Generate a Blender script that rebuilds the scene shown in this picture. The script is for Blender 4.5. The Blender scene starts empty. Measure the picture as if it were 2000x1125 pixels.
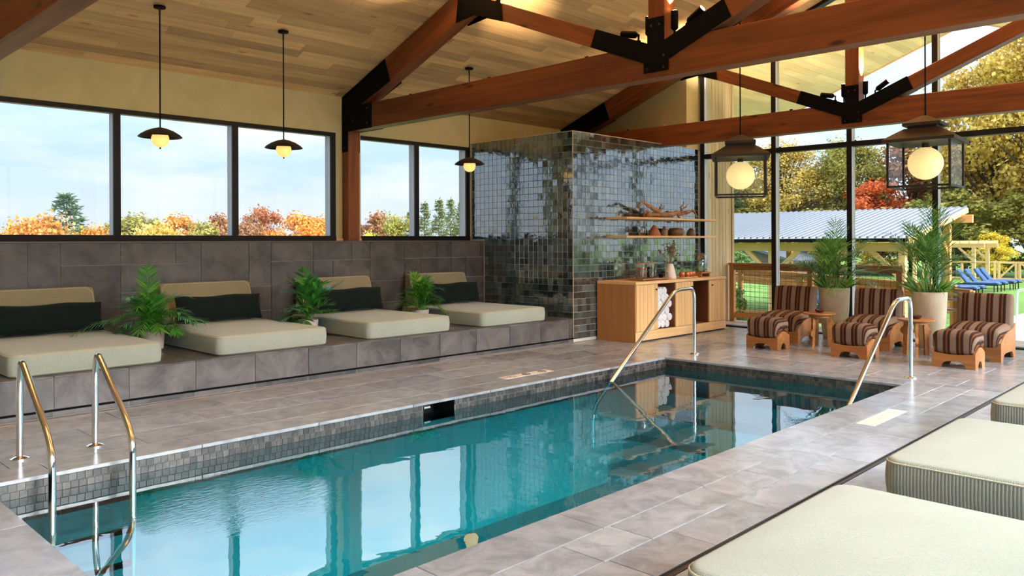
import bpy, bmesh, math, random
from mathutils import Vector, Matrix, Euler
random.seed(7)
R = random.Random(11)
SC = bpy.context.scene
COL = SC.collection
PI = math.pi

# ---------------------------------------------------------------- camera
F_PX, CY_PX, ROLL, YAW = 1557.16, 471.87, math.radians(0.2207), math.radians(44.402)
fwd = Vector((math.cos(YAW), math.sin(YAW), 0)); rgt = Vector((math.sin(YAW), -math.cos(YAW), 0)); up = Vector((0, 0, 1))
ir = rgt*math.cos(ROLL) - up*math.sin(ROLL); iu = rgt*math.sin(ROLL) + up*math.cos(ROLL)
cam = bpy.data.cameras.new('camera'); cam_o = bpy.data.objects.new('camera', cam); COL.objects.link(cam_o)
M = Matrix.Identity(4)
for i in range(3):
    M[i][0] = ir[i]; M[i][1] = iu[i]; M[i][2] = -fwd[i]
M[0][3], M[1][3], M[2][3] = 0, 0, 1.6
cam_o.matrix_world = M
cam.sensor_width = 36; cam.lens = F_PX/2000*36; cam.shift_y = (CY_PX-562.5)/2000
cam.clip_start = .05; cam.clip_end = 600
SC.camera = cam_o

# ---------------------------------------------------------------- sky, sun, exposure
SKY = 2.2
wd = bpy.data.worlds.new('sky'); SC.world = wd; wd.use_nodes = True
nt = wd.node_tree; nt.nodes.clear(); N = nt.nodes.new; L = nt.links.new
tc = N('ShaderNodeTexCoord'); sp = N('ShaderNodeSeparateXYZ'); L(tc.outputs['Generated'], sp.inputs[0])
# light overcast sky: brighter overhead, soft cloud bands on pale blue
zc = N('ShaderNodeMath'); zc.operation = 'MAXIMUM'; L(sp.outputs['Z'], zc.inputs[0]); zc.inputs[1].default_value = 0
lum = N('ShaderNodeMath'); lum.operation = 'MULTIPLY_ADD'; L(zc.outputs[0], lum.inputs[0]); lum.inputs[1].default_value = 2.1; lum.inputs[2].default_value = 1.0
mp = N('ShaderNodeMapping'); mp.inputs['Scale'].default_value = (2.2, 2.2, 7.5); L(tc.outputs['Generated'], mp.inputs[0])
nz = N('ShaderNodeTexNoise'); nz.inputs['Scale'].default_value = 1.7; nz.inputs['Detail'].default_value = 9; nz.inputs['Roughness'].default_value = .55
L(mp.outputs[0], nz.inputs['Vector'])
cr = N('ShaderNodeValToRGB'); cr.color_ramp.elements[0].position = .46; cr.color_ramp.elements[1].position = .66; L(nz.outputs['Fac'], cr.inputs[0])
hz = N('ShaderNodeValToRGB'); e = hz.color_ramp.elements
e[0].position = 0; e[0].color = (.70, .77, .83, 1); e[1].position = .5; e[1].color = (.50, .66, .88, 1)
m_ = e.new(.10); m_.color = (.47, .64, .83, 1)
L(zc.outputs[0], hz.inputs[0])
mx = N('ShaderNodeMixRGB'); L(cr.outputs[0], mx.inputs[0]); L(hz.outputs[0], mx.inputs[1]); mx.inputs[2].default_value = (.74, .79, .86, 1)
bg = N('ShaderNodeBackground'); L(mx.outputs[0], bg.inputs[0])
st = N('ShaderNodeMath'); st.operation = 'MULTIPLY'; L(lum.outputs[0], st.inputs[0]); st.inputs[1].default_value = SKY; L(st.outputs[0], bg.inputs[1])
wo = N('ShaderNodeOutputWorld'); L(bg.outputs[0], wo.inputs[0])

sun = bpy.data.lights.new('hazy_sun', 'SUN'); sun_o = bpy.data.objects.new('hazy_sun', sun); COL.objects.link(sun_o)
sun.energy = 14.0; sun.angle = math.radians(50); sun.color = (1, .985, .96)
sd = Vector((.08, -.82, .55)).normalized()            # towards the sun
sun_o.rotation_euler = sd.to_track_quat('Z', 'Y').to_euler(); sun_o.location = (0, -6, 12)
SC.view_settings.view_transform = 'Standard'; SC.view_settings.look = 'None'
SC.view_settings.exposure = 0.26; SC.view_settings.gamma = 1; SC.view_settings.use_curve_mapping = False

# ---------------------------------------------------------------- materials
MATS = {}
def newmat(name):
    m = bpy.data.materials.new(name); m.use_nodes = True
    t = m.node_tree; b = t.nodes['Principled BSDF']
    MATS[name] = m
    return m, t, b
def setb(b, **k):
    for a, v in k.items():
        b.inputs[a.replace('_', ' ')].default_value = v
def plain(name, col, rough=.5, metal=0, spec=.5, **k):
    m, t, b = newmat(name); b.inputs['Base Color'].default_value = (*col, 1)
    b.inputs['Roughness'].default_value = rough; b.inputs['Metallic'].default_value = metal; b.inputs['Specular IOR Level'].default_value = spec
    for a, v in k.items(): b.inputs[a].default_value = v
    return m
def nd(t, typ, **k):
    n = t.nodes.new(typ)
    for a, v in k.items(): setattr(n, a, v)
    return n
def ramp(t, fac, stops, interp='LINEAR'):
    n = t.nodes.new('ShaderNodeValToRGB'); el = n.color_ramp.elements; n.color_ramp.interpolation = interp
    while len(el) > 1: el.remove(el[-1])
    el[0].position = stops[0][0]; el[0].color = (*stops[0][1], 1)
    for p, c in stops[1:]:
        x = el.new(p); x.color = (*c, 1)
    if fac is not None: t.links.new(fac, n.inputs[0])
    return n
def noise(t, vec, scale, detail=4, rough=.5, dist=0):
    n = t.nodes.new('ShaderNodeTexNoise'); n.inputs['Scale'].default_value = scale; n.inputs['Detail'].default_value = detail
    n.inputs['Roughness'].default_value = rough; n.inputs['Distortion'].default_value = dist
    if vec is not None: t.links.new(vec, n.inputs['Vector'])
    return n
def mapping(t, vec, scale, loc=(0, 0, 0)):
    n = t.nodes.new('ShaderNodeMapping'); n.inputs['Scale'].default_value = scale; n.inputs['Location'].default_value = loc
    t.links.new(vec, n.inputs[0]); return n
def rnd_offset(t, vec, amt=37.0):
    """shift a texture by the object's own random number, so alike pieces differ"""
    oi = t.nodes.new('ShaderNodeObjectInfo'); m = nd(t, 'ShaderNodeMath', operation='MULTIPLY'); m.inputs[1].default_value = amt
    t.links.new(oi.outputs['Random'], m.inputs[0])
    a = nd(t, 'ShaderNodeVectorMath', operation='ADD'); t.links.new(vec, a.inputs[0]); t.links.new(m.outputs[0], a.inputs[1])
    return a.outputs[0], oi.outputs['Random']
def mixc(t, fac, a, b, typ='MIX'):
    n = t.nodes.new('ShaderNodeMixRGB'); n.blend_type = typ
    for i, v in ((0, fac), (1, a), (2, b)):
        if isinstance(v, (int, float)): n.inputs[i].default_value = v
        elif isinstance(v, tuple): n.inputs[i].default_value = (*v, 1)
        else: t.links.new(v, n.inputs[i])
    return n.outputs[0]
def bump(t, b, h, strength=.2, dist=.01):
    n = t.nodes.new('ShaderNodeBump'); n.inputs['Strength'].default_value = strength; n.inputs['Distance'].default_value = dist
    t.links.new(h, n.inputs['Height']); t.links.new(n.outputs[0], b.inputs['Normal'])
def maprange(t, v, a, b_, c, d):
    n = t.nodes.new('ShaderNodeMapRange'); t.links.new(v, n.inputs[0])
    for i, x in enumerate((a, b_, c, d)): n.inputs[i+1].default_value = x
    return n.outputs[0]
def wood(name, dark, light, axis='x', rough=.5, grain=1.0, vary=.35, knots=0.0, spec=.35, island=False, bmp=.12):
    m, t, b = newmat(name); tcn = t.nodes.new('ShaderNodeTexCoord')
    v, r = rnd_offset(t, tcn.outputs['Object'])
    if island:
        g = t.nodes.new('ShaderNodeNewGeometry'); r = g.outputs['Random Per Island']
    s = {'x': (1.2, 22, 22), 'y': (22, 1.2, 22), 'z': (22, 22, 1.2)}[axis]
    mpn = mapping(t, v, tuple(q*grain for q in s))
    n1 = noise(t, mpn.outputs[0], 1.0, 6, .6, 1.2)
    s2 = {'x': (.5, 3, 3), 'y': (3, .5, 3), 'z': (3, 3, .5)}[axis]
    n2 = noise(t, mapping(t, v, tuple(q*grain for q in s2)).outputs[0], 1.3, 3, .5, .4)
    f = nd(t, 'ShaderNodeMath', operation='MULTIPLY_ADD'); t.links.new(n1.outputs[0], f.inputs[0]); f.inputs[1].default_value = .6
    h2 = nd(t, 'ShaderNodeMath', operation='MULTIPLY'); t.links.new(n2.outputs[0], h2.inputs[0]); h2.inputs[1].default_value = .45
    t.links.new(h2.outputs[0], f.inputs[2])
    c = ramp(t, f.outputs[0], [(.36, dark), (.68, light)]).outputs[0]
    if knots:
        vo = t.nodes.new('ShaderNodeTexVoronoi'); vo.inputs['Scale'].default_value = 1.0
        ks = {'x': (1.3, 4.5, 4.5), 'y': (4.5, 1.3, 4.5), 'z': (4.5, 4.5, 1.3)}[axis]
        t.links.new(mapping(t, v, ks).outputs[0], vo.inputs['Vector'])
        k = ramp(t, vo.outputs['Distance'], [(.05, (1, 1, 1)), (.13, (0, 0, 0))]).outputs[0]
        c = mixc(t, mixc(t, 1.0, k, (knots,)*3, 'MULTIPLY'), c, tuple(q*.25 for q in dark))
    hs = t.nodes.new('ShaderNodeHueSaturation'); t.links.new(c, hs.inputs['Color'])
    t.links.new(maprange(t, r, 0, 1, 1-vary, 1+vary), hs.inputs['Value'])
    t.links.new(hs.outputs[0], b.inputs['Base Color'])
    b.inputs['Roughness'].default_value = rough; b.inputs['Specular IOR Level'].default_value = spec
    bump(t, b, n1.outputs[0], bmp, .004)
    return m
def slate(name, dark, light, rough=.42, vary=.18, spec=.5, sc=1.0, bmp=.25):
    m, t, b = newmat(name); tcn = t.nodes.new('ShaderNodeTexCoord')
    v, r = rnd_offset(t, tcn.outputs['Object'])
    n1 = noise(t, v, 2.6*sc, 7, .6, .9); n2 = noise(t, v, 30*sc, 5, .65, .2)
    a = nd(t, 'ShaderNodeMath', operation='MULTIPLY_ADD'); t.links.new(n2.outputs[0], a.inputs[0]); a.inputs[1].default_value = .16
    t.links.new(n1.outputs[0], a.inputs[2])
    c = ramp(t, a.outputs[0], [(.46, dark), (.58, tuple((p+q)/2 for p, q in zip(dark, light))), (.74, light)]).outputs[0]
    hs = t.nodes.new('ShaderNodeHueSaturation'); t.links.new(c, hs.inputs['Color']); t.links.new(maprange(t, r, 0, 1, 1-vary, 1+vary), hs.inputs['Value'])
    t.links.new(hs.outputs[0], b.inputs['Base Color'])
    t.links.new(maprange(t, n2.outputs[0], .3, .7, rough-.02, rough+.03), b.inputs['Roughness'])
    b.inputs['Specular IOR Level'].default_value = spec
    bump(t, b, n2.outputs[0], bmp, .0012)
    return m
def fabric(name, col, col2, ribs=None, freq=60, strength=.5, rough=.95, sheen=.2):
    """woven cloth; ribs picks the object axis across which fine cords repeat"""
    m, t, b = newmat(name); tcn = t.nodes.new('ShaderNodeTexCoord')
    n = noise(t, tcn.outputs['Object'], 160, 3, .6); n2 = noise(t, tcn.outputs['Object'], 5, 3, .5)
    c = ramp(t, n.outputs[0], [(.3, col2), (.7, col)]).outputs[0]
    c = mixc(t, .25, c, ramp(t, n2.outputs[0], [(.35, col2), (.65, col)]).outputs[0])
    if ribs:
        w = t.nodes.new('ShaderNodeTexWave'); w.bands_direction = ribs.upper(); w.inputs['Scale'].default_value = freq; w.inputs['Distortion'].default_value = .6; w.inputs['Detail'].default_value = 1
        t.links.new(tcn.outputs['Object'], w.inputs['Vector'])
        c = mixc(t, ramp(t, w.outputs['Fac'], [(.0, (.55,)*3), (.35, (0, 0, 0))]).outputs[0], c, tuple(q*.45 for q in col2))
        h = w.outputs['Fac']
    else: h = n.outputs[0]
    t.links.new(c, b.inputs['Base Color']); b.inputs['Roughness'].default_value = rough; b.inputs['Specular IOR Level'].default_value = .15
    b.inputs['Sheen Weight'].default_value = sheen
    bump(t, b, h, strength, .004)
    return m
def foliage(name, cols, rough=.55, trans=.25, spec=.3):
    m, t, b = newmat(name); g = t.nodes.new('ShaderNodeNewGeometry')
    oi = t.nodes.new('ShaderNodeObjectInfo')
    st_ = [(i/(len(cols)-1), c) for i, c in enumerate(cols)]
    c = ramp(t, g.outputs['Random Per Island'], st_).outputs[0]
    hs = t.nodes.new('ShaderNodeHueSaturation'); t.links.new(c, hs.inputs['Color']); t.links.new(maprange(t, oi.outputs['Random'], 0, 1, .85, 1.15), hs.inputs['Value'])
    t.links.new(hs.outputs[0], b.inputs['Base Color']); b.inputs['Roughness'].default_value = rough; b.inputs['Specular IOR Level'].default_value = spec
    tr = t.nodes.new('ShaderNodeBsdfTranslucent'); t.links.new(hs.outputs[0], tr.inputs[0])
    mx_ = t.nodes.new('ShaderNodeMixShader'); mx_.inputs[0].default_value = trans
    t.links.new(b.outputs[0], mx_.inputs[1]); t.links.new(tr.outputs[0], mx_.inputs[2])
    t.links.new(mx_.outputs[0], t.nodes['Material Output'].inputs[0])
    return m
def glassy(name, tint=(1, 1, 1), gloss=.06, edge=.35, rough=0.0):
    m, t, b = newmat(name); t.nodes.remove(b)
    tr = t.nodes.new('ShaderNodeBsdfTransparent'); tr.inputs[0].default_value = (*tint, 1)
    gl = t.nodes.new('ShaderNodeBsdfGlossy'); gl.inputs['Roughness'].default_value = rough
    lw = t.nodes.new('ShaderNodeLayerWeight'); lw.inputs[0].default_value = .5
    pw = nd(t, 'ShaderNodeMath', operation='POWER'); t.links.new(lw.outputs['Facing'], pw.inputs[0]); pw.inputs[1].default_value = 4
    ma = nd(t, 'ShaderNodeMath', operation='MULTIPLY_ADD'); t.links.new(pw.outputs[0], ma.inputs[0]); ma.inputs[1].default_value = edge; ma.inputs[2].default_value = gloss
    mx_ = t.nodes.new('ShaderNodeMixShader'); t.links.new(ma.outputs[0], mx_.inputs[0])
    t.links.new(tr.outputs[0], mx_.inputs[1]); t.links.new(gl.outputs[0], mx_.inputs[2])
    t.links.new(mx_.outputs[0], t.nodes['Material Output'].inputs[0])
    return m
def emit(name, col, strength):
    m, t, b = newmat(name); b.inputs['Base Color'].default_value = (*col, 1)
    b.inputs['Emission Color'].default_value = (*col, 1); b.inputs['Emission Strength'].default_value = strength; b.inputs['Roughness'].default_value = .3
    return m
def zellige(name, island):
    m, t, b = newmat(name); tcn = t.nodes.new('ShaderNodeTexCoord')
    if island:
        g = t.nodes.new('ShaderNodeNewGeometry'); r = g.outputs['Random Per Island']; v = tcn.outputs['Object']
    else:
        v, r = rnd_offset(t, tcn.outputs['Object'])
    c = ramp(t, r, [(0, (.005, .009, .009)), (.2, (.014, .026, .025)), (.4, (.030, .055, .056)), (.58, (.055, .098, .108)), (.72, (.014, .026, .024)), (.88, (.10, .135, .115)), (1, (.06, .11, .135))]).outputs[0]
    n = noise(t, v, 14, 3, .5); n2 = noise(t, v, 60, 3, .6)
    c = mixc(t, ramp(t, n2.outputs[0], [(.5, (0, 0, 0)), (.8, (.35,)*3)]).outputs[0], c, (.10, .12, .11))
    t.links.new(c, b.inputs['Base Color']); b.inputs['Roughness'].default_value = .07; b.inputs['IOR'].default_value = 2.6; b.inputs['Specular IOR Level'].default_value = .5
    b.inputs['Coat Weight'].default_value = .6; b.inputs['Coat Roughness'].default_value = .05
    bump(t, b, n.outputs[0], .22, .012)
    return m

beam_w = wood('truss_timber', (.068, .015, .0035), (.225, .062, .016), 'x', .45, .55, .12, .9)
ceil_w = wood('ceiling_oak', (.44, .255, .11), (.66, .43, .20), 'x', .5, .8, .28, .55, .3)
ceil_wi = wood('ceiling_oak_joined', (.44, .255, .11), (.66, .43, .20), 'x', .5, .8, .28, .5, .3, True)
soff_wi = wood('soffit_oak', (.64, .45, .20), (.82, .64, .34), 'x', .55, .8, .16, .55, .3, True)
cab_w = wood('cabinet_oak', (.62, .38, .16), (.76, .51, .25), 'z', .5, .7, .08)
cabx_w = wood('cabinet_oak_long', (.62, .38, .165), (.78, .53, .27), 'x', .5, .7, .06)
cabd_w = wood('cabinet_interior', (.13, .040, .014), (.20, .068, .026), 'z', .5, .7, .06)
side_w = wood('cabinet_side_oak', (.32, .145, .045), (.44, .215, .075), 'z', .45, .7, .05)
chair_w = wood('furniture_cherry', (.20, .075, .020), (.47, .205, .066), 'y', .4, .8, .12)
cedar_x = wood('cedar', (.48, .20, .06), (.72, .36, .125), 'x', .6, .6, .15, .3)
pine_x = wood('fresh_pine', (.60, .34, .12), (.80, .52, .22), 'x', .6, .6, .12, .3)
board_z = wood('weathered_boards', (.52, .35, .19), (.84, .64, .41), 'z', .7, .9, .14, .5)
drift = wood('driftwood', (.16, .07, .03), (.50, .28, .14), 'x', .7, 1.5, .1)
stone_w = slate('slate_wall', (.040, .037, .037), (.105, .099, .099), .45, .14)
stone_f = slate('slate_floor', (.203, .223, .250), (.305, .331, .366), .22, .17, .85, 1.9, .25)
stone_b = slate('slate_bench', (.052, .049, .049), (.138, .131, .130), .30, .14, .6)
mosaic = slate('slate_mosaic', (.022, .020, .019), (.085, .078, .073), .3, .45, .5, 5)
grout = plain('grout', (.42, .41, .40), .9)
grout_d = plain('dark_grout', (.10, .10, .095), .9)
grout_l = plain('pale_grout', (.50, .49, .45), .9)
zel = zellige('glazed_tile', False); zel_i = zellige('glazed_tile_joined', True)
def plaster():
    m, t, b = newmat('limewash_plaster'); tcn = t.nodes.new('ShaderNodeTexCoord')
    n = noise(t, tcn.outputs['Object'], 2.2, 6, .6, .8)
    c = ramp(t, n.outputs[0], [(.3, (.43, .385, .20)), (.7, (.50, .45, .26))]).outputs[0]
    t.links.new(c, b.inputs['Base Color']); b.inputs['Roughness'].default_value = .9; bump(t, b, n.outputs[0], .08, .005)
    return m
plas = plaster()
black = plain('black_steel', (.003, .003, .0032), .6, 0, .06)
blackp = plain('black_frame', (.006, .006, .007), .5, 0, .25)  # near-black also stands for backlight on the inner frame faces
skylit_grey = plain('skylit_frame_grey', (.52, .53, .55), .45, .1)  # frame sides painted paler to carry the skylight falling on them
bronze = plain('dark_bronze', (.028, .021, .017), .5, .2, .3)
chrome = plain('polished_steel', (.78, .78, .79), .12, 1)
white_c = plain('white_ceramic', (.72, .68, .64), .45)
pot_m = plain('pale_pot', (.62, .50, .42), .7)
planter_m = slate('cream_planter', (.55, .47, .34), (.66, .58, .44), .75, .03, .25, 1, .05)
bed_l = fabric('sage_canvas', (.60, .60, .47), (.48, .48, .36), 'x', 60, .25)
bed_s = fabric('sage_side_cord', (.50, .50, .38), (.36, .36, .26), 'x', 34, .6)
bed_sy = fabric('sage_side_cord_y', (.44, .43, .29), (.30, .29, .18), 'y', 34, .8)
bed_b = fabric('sage_back', (.47, .43, .30), (.36, .33, .22), 'z', 55, .5)
pip_m = fabric('sage_piping', (.50, .50, .38), (.36, .36, .26))
pil_m = fabric('dark_green_cloth', (.006, .014, .013), (.003, .007, .007), None, 1, .3, .9, .05)
towel_m = fabric('white_terry', (.86, .86, .87), (.74, .74, .76), None, 1, .8)
glass_m = glassy('window_glass', (.662, .668, .67), .012, .2)
glass_f = glassy('end_window_glass', (.735, .74, .742), .012, .2)
glass_c = glassy('clear_window_glass', (.985, .99, .99), .015, .22)
glass_j = glassy('clear_glass', (.99, .993, .992), .006, .16)
lens_m = emit('lit_lens', (1, .80, .45), 30)
globe_m = emit('lit_globe', (1, .66, .20), .8)
globe2_m = emit('lit_globe_pale', (1, .74, .32), .62)
glass_v = glassy('vessel_glass', (.93, .96, .95), .10, .8)
soil = plain('soil', (.03, .022, .016), .95)

# ---------------------------------------------------------------- geometry helpers
WL = {}
class MB:
    """collects shapes in world (or a thing's local) coordinates and links them as one mesh object"""
    def __init__(s): s.v = []; s.f = []; s.sm = False
    def add(s, vs, fs):
        o = len(s.v); s.v += [tuple(p) for p in vs]; s.f += [tuple(i+o for i in f) for f in fs]; return s
    def box(s, x0, x1, y0, y1, z0, z1, ch=0):
        if x0 > x1: x0, x1 = x1, x0
        if y0 > y1: y0, y1 = y1, y0
        if z0 > z1: z0, z1 = z1, z0
        if ch <= 0:
            return s.add([(x0,y0,z0),(x1,y0,z0),(x1,y1,z0),(x0,y1,z0),(x0,y0,z1),(x1,y0,z1),(x1,y1,z1),(x0,y1,z1)],
                         [(0,3,2,1),(4,5,6,7),(0,1,5,4),(1,2,6,5),(2,3,7,6),(3,0,4,7)])
        bm = bmesh.new(); bmesh.ops.create_cube(bm, size=1)
        for v in bm.verts:
            v.co = Vector(((x0+x1)/2+v.co.x*(x1-x0), (y0+y1)/2+v.co.y*(y1-y0), (z0+z1)/2+v.co.z*(z1-z0)))
        bmesh.ops.bevel(bm, geom=list(bm.edges), offset=ch, segments=1, affect='EDGES', profile=.5)
        bm.verts.index_update()
        s.add([v.co.copy() for v in bm.verts], [[v.index for v in f.verts] for f in bm.faces]); bm.free(); return s
    def prism(s, pts, axis, a, b):
        """polygon pts (2D) extruded along axis from a to b; 'x': (y,z)  'y': (x,z)  'z': (x,y)"""
        n = len(pts)
        def P(p, t): return {'x': (t, p[0], p[1]), 'y': (p[0], t, p[1]), 'z': (p[0], p[1], t)}[axis]
        vs = [P(p, a) for p in pts] + [P(p, b) for p in pts]
        fs = [tuple(range(n)), tuple(range(2*n-1, n-1, -1))] + [(i, i+n, (i+1) % n+n, (i+1) % n) for i in range(n)]
        return s.add(vs, fs)
    def tube(s, pts, r, n=8, caps=True):
        pts = [Vector(p) for p in pts]; k = len(pts); rs = r if isinstance(r, (list, tuple)) else [r]*k
        o = len(s.v); prev = None
        for i, p in enumerate(pts):
            d = (pts[min(i+1, k-1)]-pts[max(i-1, 0)]).normalized()
            if prev is None:
                a = Vector((0, 0, 1)) if abs(d.z) < .9 else Vector((1, 0, 0)); u = d.cross(a).normalized()
            else:
                u = (prev - d*prev.dot(d)); u = u.normalized() if u.length > 1e-6 else d.orthogonal().normalized()
            prev = u; w = d.cross(u)
            for j in range(n):
                t = 2*PI*j/n; s.v.append(tuple(p+(u*math.cos(t)+w*math.sin(t))*rs[i]))
        for i in range(k-1):
            for j in range(n):
                a = o+i*n+j; b = o+i*n+(j+1) % n; s.f.append((a, b, b+n, a+n))
        if caps:
            s.f.append(tuple(o+j for j in range(n-1, -1, -1))); s.f.append(tuple(o+(k-1)*n+j for j in range(n)))
        return s
    def lathe(s, prof, c=(0, 0, 0), n=24, cap=True):
        o = len(s.v); k = len(prof)
        for r, z in prof:
            for j in range(n):
                t = 2*PI*j/n; s.v.append((c[0]+r*math.cos(t), c[1]+r*math.sin(t), c[2]+z))
        for i in range(k-1):
            for j in range(n):
                a = o+i*n+j; b = o+i*n+(j+1) % n; s.f.append((a, b, b+n, a+n))
        if cap:
            if prof[0][0] > 1e-5: s.f.append(tuple(o+j for j in range(n-1, -1, -1)))
            if prof[-1][0] > 1e-5: s.f.append(tuple(o+(k-1)*n+j for j in range(n)))
        return s
    def sphere(s, c, r, n=20, m=12, sz=1.0):
        return s.lathe([(max(1e-4, r*math.sin(PI*i/m)), -r*sz*math.cos(PI*i/m)) for i in range(m+1)], c, n, False)
    def xf(s, mat, start=0):
        for i in range(start, len(s.v)): s.v[i] = tuple(mat @ Vector(s.v[i]))
        return s
    def build(s, name, mat, parent=None, org=None, smooth=None, local=False):
        if parent is not None: o = Vector((0, 0, 0)) if local else WL[parent.name]
        elif org is not None: o = Vector(org)
        else:
            xs, ys, zs = zip(*s.v); o = Vector(((min(xs)+max(xs))/2, (min(ys)+max(ys))/2, min(zs)))
        me = bpy.data.meshes.new(name); me.from_pydata([tuple(Vector(p)-o) for p in s.v], [], s.f); me.update()
        bm = bmesh.new(); bm.from_mesh(me); bmesh.ops.recalc_face_normals(bm, faces=bm.faces); bm.to_mesh(me); bm.free()
        ob = bpy.data.objects.new(name, me); COL.objects.link(ob); me.materials.append(mat)
        if parent is not None: ob.parent = parent
        else: ob.location = o
        WL[ob.name] = o.copy() if not local else (WL.get(parent.name, Vector((0, 0, 0))) if parent else o)
        if smooth:
            me.shade_smooth()
            if smooth != 1: me.set_sharp_from_angle(angle=math.radians(smooth))
        return ob
def mesh_obj(name, me, parent=None, loc=(0, 0, 0), rot=(0, 0, 0), mat=None):
    ob = bpy.data.objects.new(name, me); COL.objects.link(ob)
    loc = Vector(loc)
    if parent is not None: ob.parent = parent; ob.location = loc-WL[parent.name]
    else: ob.location = loc
    ob.rotation_euler = rot; WL[ob.name] = loc
    return ob
def empty(name, loc, rz=0):
    o = bpy.data.objects.new(name, None); COL.objects.link(o); o.location = loc; o.rotation_euler = (0, 0, rz); o.empty_display_size = .1
    WL[o.name] = Vector(loc); return o
def tag(o, label, cat, group=None):
    o['label'] = label; o['category'] = cat
    if group: o['group'] = group
    return o
def struct(o, label=None):
    o['kind'] = 'structure'
    if label: o['label'] = label
    return o
def stuff(o): o['kind'] = 'stuff'; return o
def copy_tree(o, parent=None):
    c = o.copy(); COL.objects.link(c)
    if parent is not None: c.parent = parent
    WL[c.name] = WL.get(o.name, Vector((0, 0, 0))).copy()
    for ch in list(o.children): copy_tree(ch, c)
    return c
def beam(name, p0, p1, w, d, mat, parent=None, upv=(0, 0, 1), ch=.006):
    """timber from p0 to p1 along its local x (so the grain runs lengthwise); w across, d deep"""
    p0, p1 = Vector(p0), Vector(p1); ln = (p1-p0).length; x = (p1-p0).normalized(); z = Vector(upv); z = (z-x*z.dot(x)).normalized(); y = z.cross(x)
    mb = MB().box(-ln/2, ln/2, -w/2, w/2, -d/2, d/2, ch)
    me = bpy.data.meshes.new(name); me.from_pydata(mb.v, [], mb.f); me.materials.append(mat)
    ob = bpy.data.objects.new(name, me); COL.objects.link(ob)
    m = Matrix(((x.x, y.x, z.x), (x.y, y.y, z.y), (x.z, y.z, z.z))).to_4x4(); c = (p0+p1)/2
    if parent is not None: ob.parent = parent; c = c-WL[parent.name]
    m.translation = c; ob.matrix_basis = m
    WL[ob.name] = (p0+p1)/2
    return ob
def quick_mesh(name, mb, mat):
    me = bpy.data.meshes.new(name); me.from_pydata(mb.v, [], mb.f); me.update()
    bm = bmesh.new(); bm.from_mesh(me); bmesh.ops.recalc_face_normals(bm, faces=bm.faces); bm.to_mesh(me); bm.free()
    me.materials.append(mat); return me

# ---------------------------------------------------------------- room dimensions (metres)
YW = 10.53            # window wall (left)
YR = -1.06            # opposite wall
XB = -3.5             # wall behind the camera
XG = 13.46            # far glazing
YK = 4.736            # ridge line
SL = .385             # roof slope
def zc_(y): return 3.85+SL*(YW-y) if y >= YK else 3.85+SL*(y-(2*YK-YW))
ZR = zc_(YK)
PX0, PX1, PY0, PY1 = 1.295, 9.33, 3.075, 6.2      # pool
ZWAT = -.135
PLY, PLZ = 8.13, .38     # platform
BX, BY, BZ = 9.684, 8.133, 3.352   # tiled block corner and top
STY = 10.18              # stone wall face

# ---------------------------------------------------------------- floor with slate tiles
fb = MB()
def slab(x0, x1, y0, y1): fb.box(x0, x1, y0, y1, -.30, -.010)
slab(XB, PX0, YR, YW); slab(PX1, XG+.1, YR, YW); slab(PX0, PX1, YR, PY0); slab(PX0, 5.05, PY1, YW); slab(5.47, PX1, PY1, YW); slab(5.05, 5.47, PY1+.36, YW)
floor = struct(fb.build('floor', grout, org=(0, 0, 0)), 'dark grey slate tiled pool deck')
TM = {}
def tile_mesh(w, d, t, mat, ch=.004, axis='z'):
    k = (round(w, 3), round(d, 3), round(t, 3), mat.name, axis)
    if k not in TM:
        mb = MB()
        if axis == 'z': mb.box(-w/2, w/2, -d/2, d/2, -t, 0, ch)
        elif axis == 'y': mb.box(-w/2, w/2, 0, t, -d/2, d/2, ch)     # w along x, d along z, face towards -y
        elif axis == 'x': mb.box(0, t, -w/2, w/2, -d/2, d/2, ch)     # w along y, d along z, face towards -x
        TM[k] = quick_mesh('tile', mb, mat)
    return TM[k]
G = .003
def ftile(x0, x1, y0, y1, parent=floor, z=0, mat=stone_f, t=.03):
    if x1-x0 < .03 or y1-y0 < .03: return
    mesh_obj('tile', tile_mesh(x1-x0-2*G, y1-y0-2*G, t, mat, .0025), parent, ((x0+x1)/2, (y0+y1)/2, z+R.uniform(-.0004, .0004)))
def frow(y0, y1, x0, x1, ln, off, **k):
    x = x0-off
    while x < x1:
        a, b = max(x, x0), min(x+ln, x1); ftile(a, b, y0, y1, **k); x += ln
# coping
frow(PY1-.02, 6.52, PX0-.32, PX1+.32, 1.06, .3, t=.028); frow(2.75, PY0+.02, PX0-.32, PX1+.32, 1.06, .62, t=.028)
y = PY0+.02
for a, b in ((PY0+.02, 4.12), (4.12, 5.16), (5.16, PY1-.02)):
    ftile(PX1-.02, PX1+.32, a, b, t=.028); ftile(PX0-.32, PX0+.02, a, b, t=.028)
# left walk, right walk, far and near fields
frow(6.52, 7.0, PX0-.32, 9.65, .97, .4); frow(7.0, 7.5, XB+2, 9.65, .97, .1); frow(7.5, 8.05, XB+2, 9.65, .97, .66)
pat = [.97, .55, .75, .97, .42]
def mixrow(y0, y1, x0, x1, seed):
    r = random.Random(seed); x = x0-r.random()*.6; i = seed
    while x < x1:
        l = pat[i % 5]; i += 1; ftile(max(x, x0), min(x+l, x1), y0, y1); x += l
mixrow(2.46, 2.75, PX0-.32, 9.65, 1); mixrow(2.17, 2.46, PX0-.32, 9.65, 3)
for k in range(5): mixrow(2.12-.6*(k+1), 2.12-.6*k, 1.2, 13.4, k+2)
for k in range(7):
    x0 = 9.65+.55*k; x1 = min(x0+.55, XG-.03)
    yy = 2.12+(.0 if k % 2 else -.45); 
    while yy < 10:
        ftile(x0, x1, max(yy, 2.17), min(yy+.97, 8.10), ); yy += .97
        if yy > 8.1: break
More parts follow.
